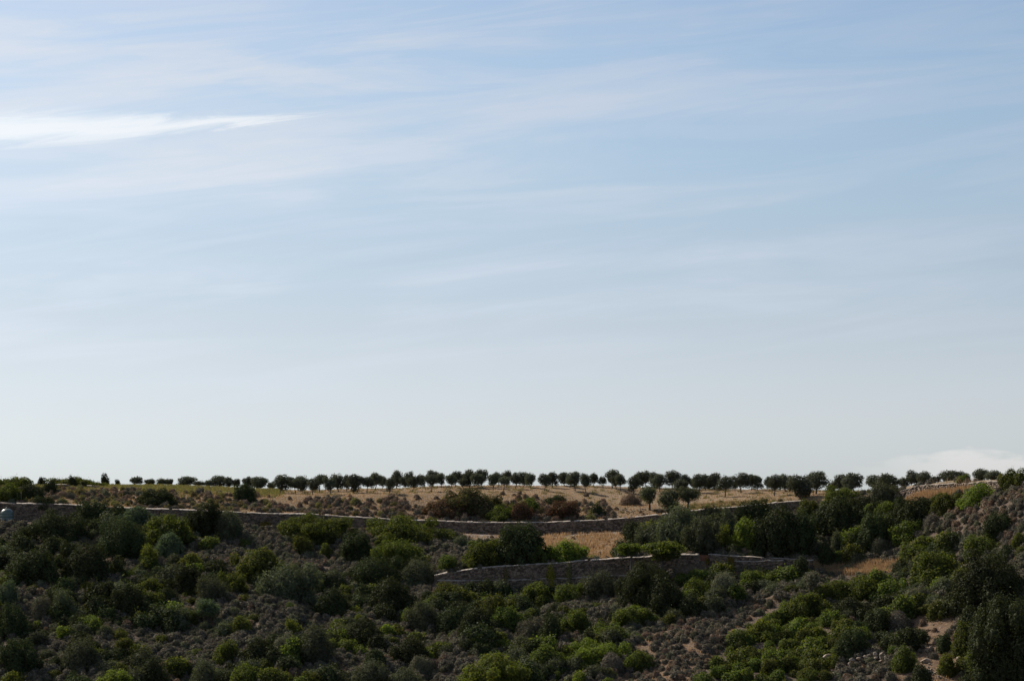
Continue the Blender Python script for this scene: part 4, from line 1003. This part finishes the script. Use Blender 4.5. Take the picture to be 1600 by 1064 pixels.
gx, gy = pts_in(Z_SOIL, 260); grass('soil_tufts', gx, gy, .12, .4, 14, LEAF['straw'], 'thin dry tufts on the bare soil strip at lower centre right', .045, .3, .5)
gx, gy = pts_in(Z_SOIL2, 120); grass('soil_tufts', gx, gy, .12, .4, 14, LEAF['straw'], 'thin dry tufts in the rocky gully at lower right', .045, .3, .5)
gx, gy = pts_in(Z_GRAV, 150); grass('gravel_tufts', gx, gy, .15, .5, 14, LEAF['straw'], 'dry tufts on the gravel bank below the path', .045, .35, .45)
gx, gy = field_pts(2.6, 400, 1400, 11, 12, 0, 1); k_ = rng.random(len(gx)) < .5; grass('field_tufts', gx[k_], gy[k_], .2, .55, 26, LEAF['weed'], 'taller weedy tufts dotted over the orchard ground', .06, .3, .45)
# ---------------------------------------------------------------- rocks and rubble
rockv = []
for i in range(7):
    v, f = ICO2; s = rng.uniform(.75, 1.3, 3); q = v*s
    for _ in range(11):
        d = sph(1)[0]; h = rng.uniform(.42, .75); dd = q@d; q = q - np.outer(np.maximum(dd-h, 0), d)
    rockv.append(mesh_np('rock', q*.5, [f], M_ROCK))
def rock(px, py, wpx, label=None, parent=None, name='rock', flat=.7, O=None):
    Yd = depth_at(px, py)
    if Yd is None: return None
    Xd = (px-CX)/FPX*Yd; z = float(gz(Xd, Yd)[0]); wd = wpx/FPX*Yd
    loc = np.array([Xd, Yd, z + wd*flat*.22])
    if O is not None: loc = loc - O
    o = link(name, rockv[random.randrange(7)], parent, loc, (rng.normal(0,.2), rng.normal(0,.2), rng.uniform(0,6.28)), (wd, wd*rng.uniform(.7,1.1), wd*flat*rng.uniform(.8,1.2)))
    if label: tag(o, label, 'rock')
    return o
for px, py, wp, lab in [(1037,990,8,'small white rock on the bare soil at lower centre right'), (1103,967,7,'pale rock in the shade above the bare soil'), (1301,993,11,'pale rock left of the ruined wall, upper'),
        (1276,1004,12,'pale flat rock sticking out of the right thicket'), (1319,1019,18,'reddish rock above the left end of the ruined wall'), (1295,1037,34,'broad reddish rock outcrop left of the ruined wall'),
        (1312,1030,20,'reddish rock joining the outcrop and the ruined wall'), (1455,1016,13,'white rock on the step of the gully'), (1449,1018,9,'small white rock left on the step of the gully'), (1447,1000,14,'flat tan rock in the upper gully'),
        (1460,1006,12,'tan rock right in the upper gully'), (1446,1034,16,'flat brown rock in the lower gully'), (1497,1032,15,'tan rock right of the bright bush in the gully'), (1500,1045,18,'brown rock at the foot of the huge black shrub'), (1452,1052,15,'brown rock at the bottom of the gully'),
        (995,1058,9,'small grey rock at the bottom edge, centre right'), (1475,932,9,'pale round rock above the gully head')]:
    rock(px, py, wp, lab)
def heap(name, label, poly, cnt, w0, w1, cat='rubble'):
    xs = [a for a, b in poly]; ys = [b for a, b in poly]; cx, cy = np.mean(xs), np.mean(ys); Yd = depth_at(cx, cy); O = np.array([(cx-CX)/FPX*Yd, Yd, float(gz((cx-CX)/FPX*Yd, Yd)[0])])
    root = bpy.data.objects.new(name, None); COL.objects.link(root); root.location = O; tag(root, label, cat)
    c_ = 0
    while c_ < cnt:
        px, py = rng.uniform(min(xs), max(xs)), rng.uniform(min(ys), max(ys))
        if in_poly(np.array([px]), np.array([py]), poly)[0]:
            rock(px, py, rng.uniform(w0, w1), parent=root, name='stone', O=O); c_ += 1
heap('rubble_heap', 'heap of pale stones on the left bank below the dark green bush', [(370,787),(385,782),(402,780),(404,790),(392,796),(374,794)], 46, 2.5, 5)
heap('rubble_slope', 'spill of pale stones on the bank left of the tall pines', [(950,808),(962,797),(1000,795),(1022,798),(1020,804),(985,809)], 70, 2, 4.5)
heap('gravel_stones', 'loose stones on the gravel bank below the path', [(705,835),(800,840),(820,842),(790,850),(740,847)], 60, 1.8, 4)
heap('soil_stones', 'loose stones on the bare soil strip at lower centre right', Z_SOIL[1:-1], 60, 1.8, 4.5)
heap('stony_gully', 'loose stones strewn down the gully at lower right', [(1438,972),(1470,975),(1478,1010),(1500,1030),(1505,1058),(1440,1060),(1450,1010)], 90, 2, 6)
# ruined dry wall at lower right: irregular blocks
root = bpy.data.objects.new('ruined_stone_wall', None); COL.objects.link(root)
Yd = depth_at(1355, 1043); O = np.array([(1355-CX)/FPX*Yd, Yd, float(gz((1355-CX)/FPX*Yd, Yd)[0])]); root.location = O
tag(root, 'ruined dry stone wall of rough blocks at lower right', 'wall')
for c_ in range(4):
    px = 1321 + c_*2
    while px < 1398 - c_*6:
        wp = rng.uniform(6, 11); yy = np.interp(px, [1320, 1360, 1400], [1047, 1041, 1034]); y0 = depth_at(px, yy) or Yd
        xx = (px+wp/2-CX)/FPX*y0; z0 = float(gz(xx, y0)[0]); s = wp/FPX*y0
        mb_r = link('stone', rockv[random.randrange(7)], root, np.array([xx, y0+c_*.12, z0-.15+c_*.5]) - O, (rng.normal(0,.15), rng.normal(0,.15), rng.uniform(0,6.28)), (s*1.1, s*.95, .62))
        px += wp

# ---------------------------------------------------------------- gate, roof, tank, slab, posts
pg = 1100; Yg = float(Y3(pg)) + .75; xg = (pg-CX)/FPX*Yg; zg0 = zz(881, Yg); zg1 = zz(866.5, Yg)
root = bpy.data.objects.new('wooden_gate', None); COL.objects.link(root); root.location = (xg, Yg, zg0); tag(root, 'rust brown board gate set in the lower terrace wall', 'gate')
H = zg1 - zg0
for i in range(6):
    mb = MB(); box(mb, (-.55+i*.22, 0, H/2), (.205, .05, H-.04-rng.uniform(0,.05))); link('board', mb.mesh('board', M_RUST), root)
for s in (-1, 1):
    mb = MB(); box(mb, (s*.74, .02, H/2), (.13, .14, H+.12)); link('gate_post', mb.mesh('gate_post', M_RUST), root)
for z_ in (.25, .75):
    mb = MB(); box(mb, (0, .055, H*z_), (1.34, .05, .12)); link('rail', mb.mesh('rail', M_RUST), root)
# flat roofed shelter at the left edge
Yr = 466.0; xr0, xr1 = (-70-CX)/FPX*Yr, (43-CX)/FPX*Yr; xm = (xr0+xr1)/2; zr = float(gz(xm, Yr)[0])
root = bpy.data.objects.new('flat_roofed_shelter', None); COL.objects.link(root); root.location = (xm, Yr, zr); tag(root, 'dark flat roofed shelter behind bushes at the left edge', 'shelter')
ztop = zz(751.6, Yr) - zr
mb = MB(); box(mb, (0, 1.5, ztop-.22), (xr1-xr0, 5.0, .40)); link('roof', mb.mesh('roof', M_ROOF), root)
mb = MB(); box(mb, (0, 1.5, ztop+.025), (xr1-xr0+.2, 5.2, .06)); link('roof_edge', mb.mesh('roof_edge', M_ROOF), root)
for i in range(5):
    for yy in (-.7, 3.7):
        mb = MB(); box(mb, (-(xr1-xr0)/2+.4+i*((xr1-xr0-.8)/4), yy, (ztop-.42)/2-.3), (.16, .16, ztop-.42+.6)); link('post', mb.mesh('post', M_ROOF), root)
# water tank
pt, Yt = 11, 427.0; xt = (pt-CX)/FPX*Yt; zt = float(gz(xt, Yt)[0]); rt = 10.5/FPX*Yt; ht = zz(794.5, Yt) - zt
root = bpy.data.objects.new('water_tank', None); COL.objects.link(root); root.location = (xt, Yt, zt); tag(root, 'pale green round topped tank before the upper wall at the left edge', 'tank')
prof = [(0.0, 1.0), (.35, .985), (.62, .93), (.82, .83), (.95, .70), (1.0, .55), (.97, .53), (1.0, .51), (1.0, .30), (.97, .28), (1.0, .26), (.98, -.2)]
mb = MB(); k = 28; ang = np.arange(k)/k*2*math.pi; Vv = []
for r_, z_ in prof: Vv.append(np.stack([np.cos(ang)*rt*max(r_,.001), np.sin(ang)*rt*max(r_,.001), np.full(k, z_*ht)], 1))
Ff = [[i*k+j, (i+1)*k+j, (i+1)*k+(j+1)%k, i*k+(j+1)%k] for i in range(len(prof)-1) for j in range(k)]
mb.add(np.concatenate(Vv), Ff); link('tank_body', mb.mesh('tank_body', M_TANK, True), root)
mb = MB(); tube(mb, [(0,0,ht*.97),(0,0,ht*1.04),(0,0,ht*1.05)], [.28,.28,.2], 16); link('lid', mb.mesh('lid', M_TANK), root)
# white slab
Ys_ = depth_at(66, 779) or 440; xs_ = (66-CX)/FPX*Ys_; zs_ = float(gz(xs_, Ys_)[0])
mb = MB(); box(mb, (0,0,.3), (.95, 1.1, .12), 0, .02, .6); box(mb, (-.1,.35,.2), (.5,.2,.7), 0, .02)
o = link('white_slab', mb.mesh('white_slab', M_WHITE), None, (xs_, Ys_, zs_-.02), (0, -.35, 0)); tag(o, 'small tilted white slab on the left bank above the wall', 'slab')
for px, top, bot, lab in [(27,770,784,'thin post left of two on the sandy strip by the wall'), (33,768,784,'thin post right of two on the sandy strip by the wall')]:
    Yp = depth_at(px, bot) or 432; xp = (px-CX)/FPX*Yp; zp = float(gz(xp, Yp)[0]); mb = MB(); tube(mb, [(0,0,-.3),(.02,0,.7),(0,.02,(HOR-top)/FPX*Yp-zp)], [.06,.05,.04], 8)
    tag(link('thin_post', mb.mesh('thin_post', M_POST), None, (xp, Yp, zp)), lab, 'post')
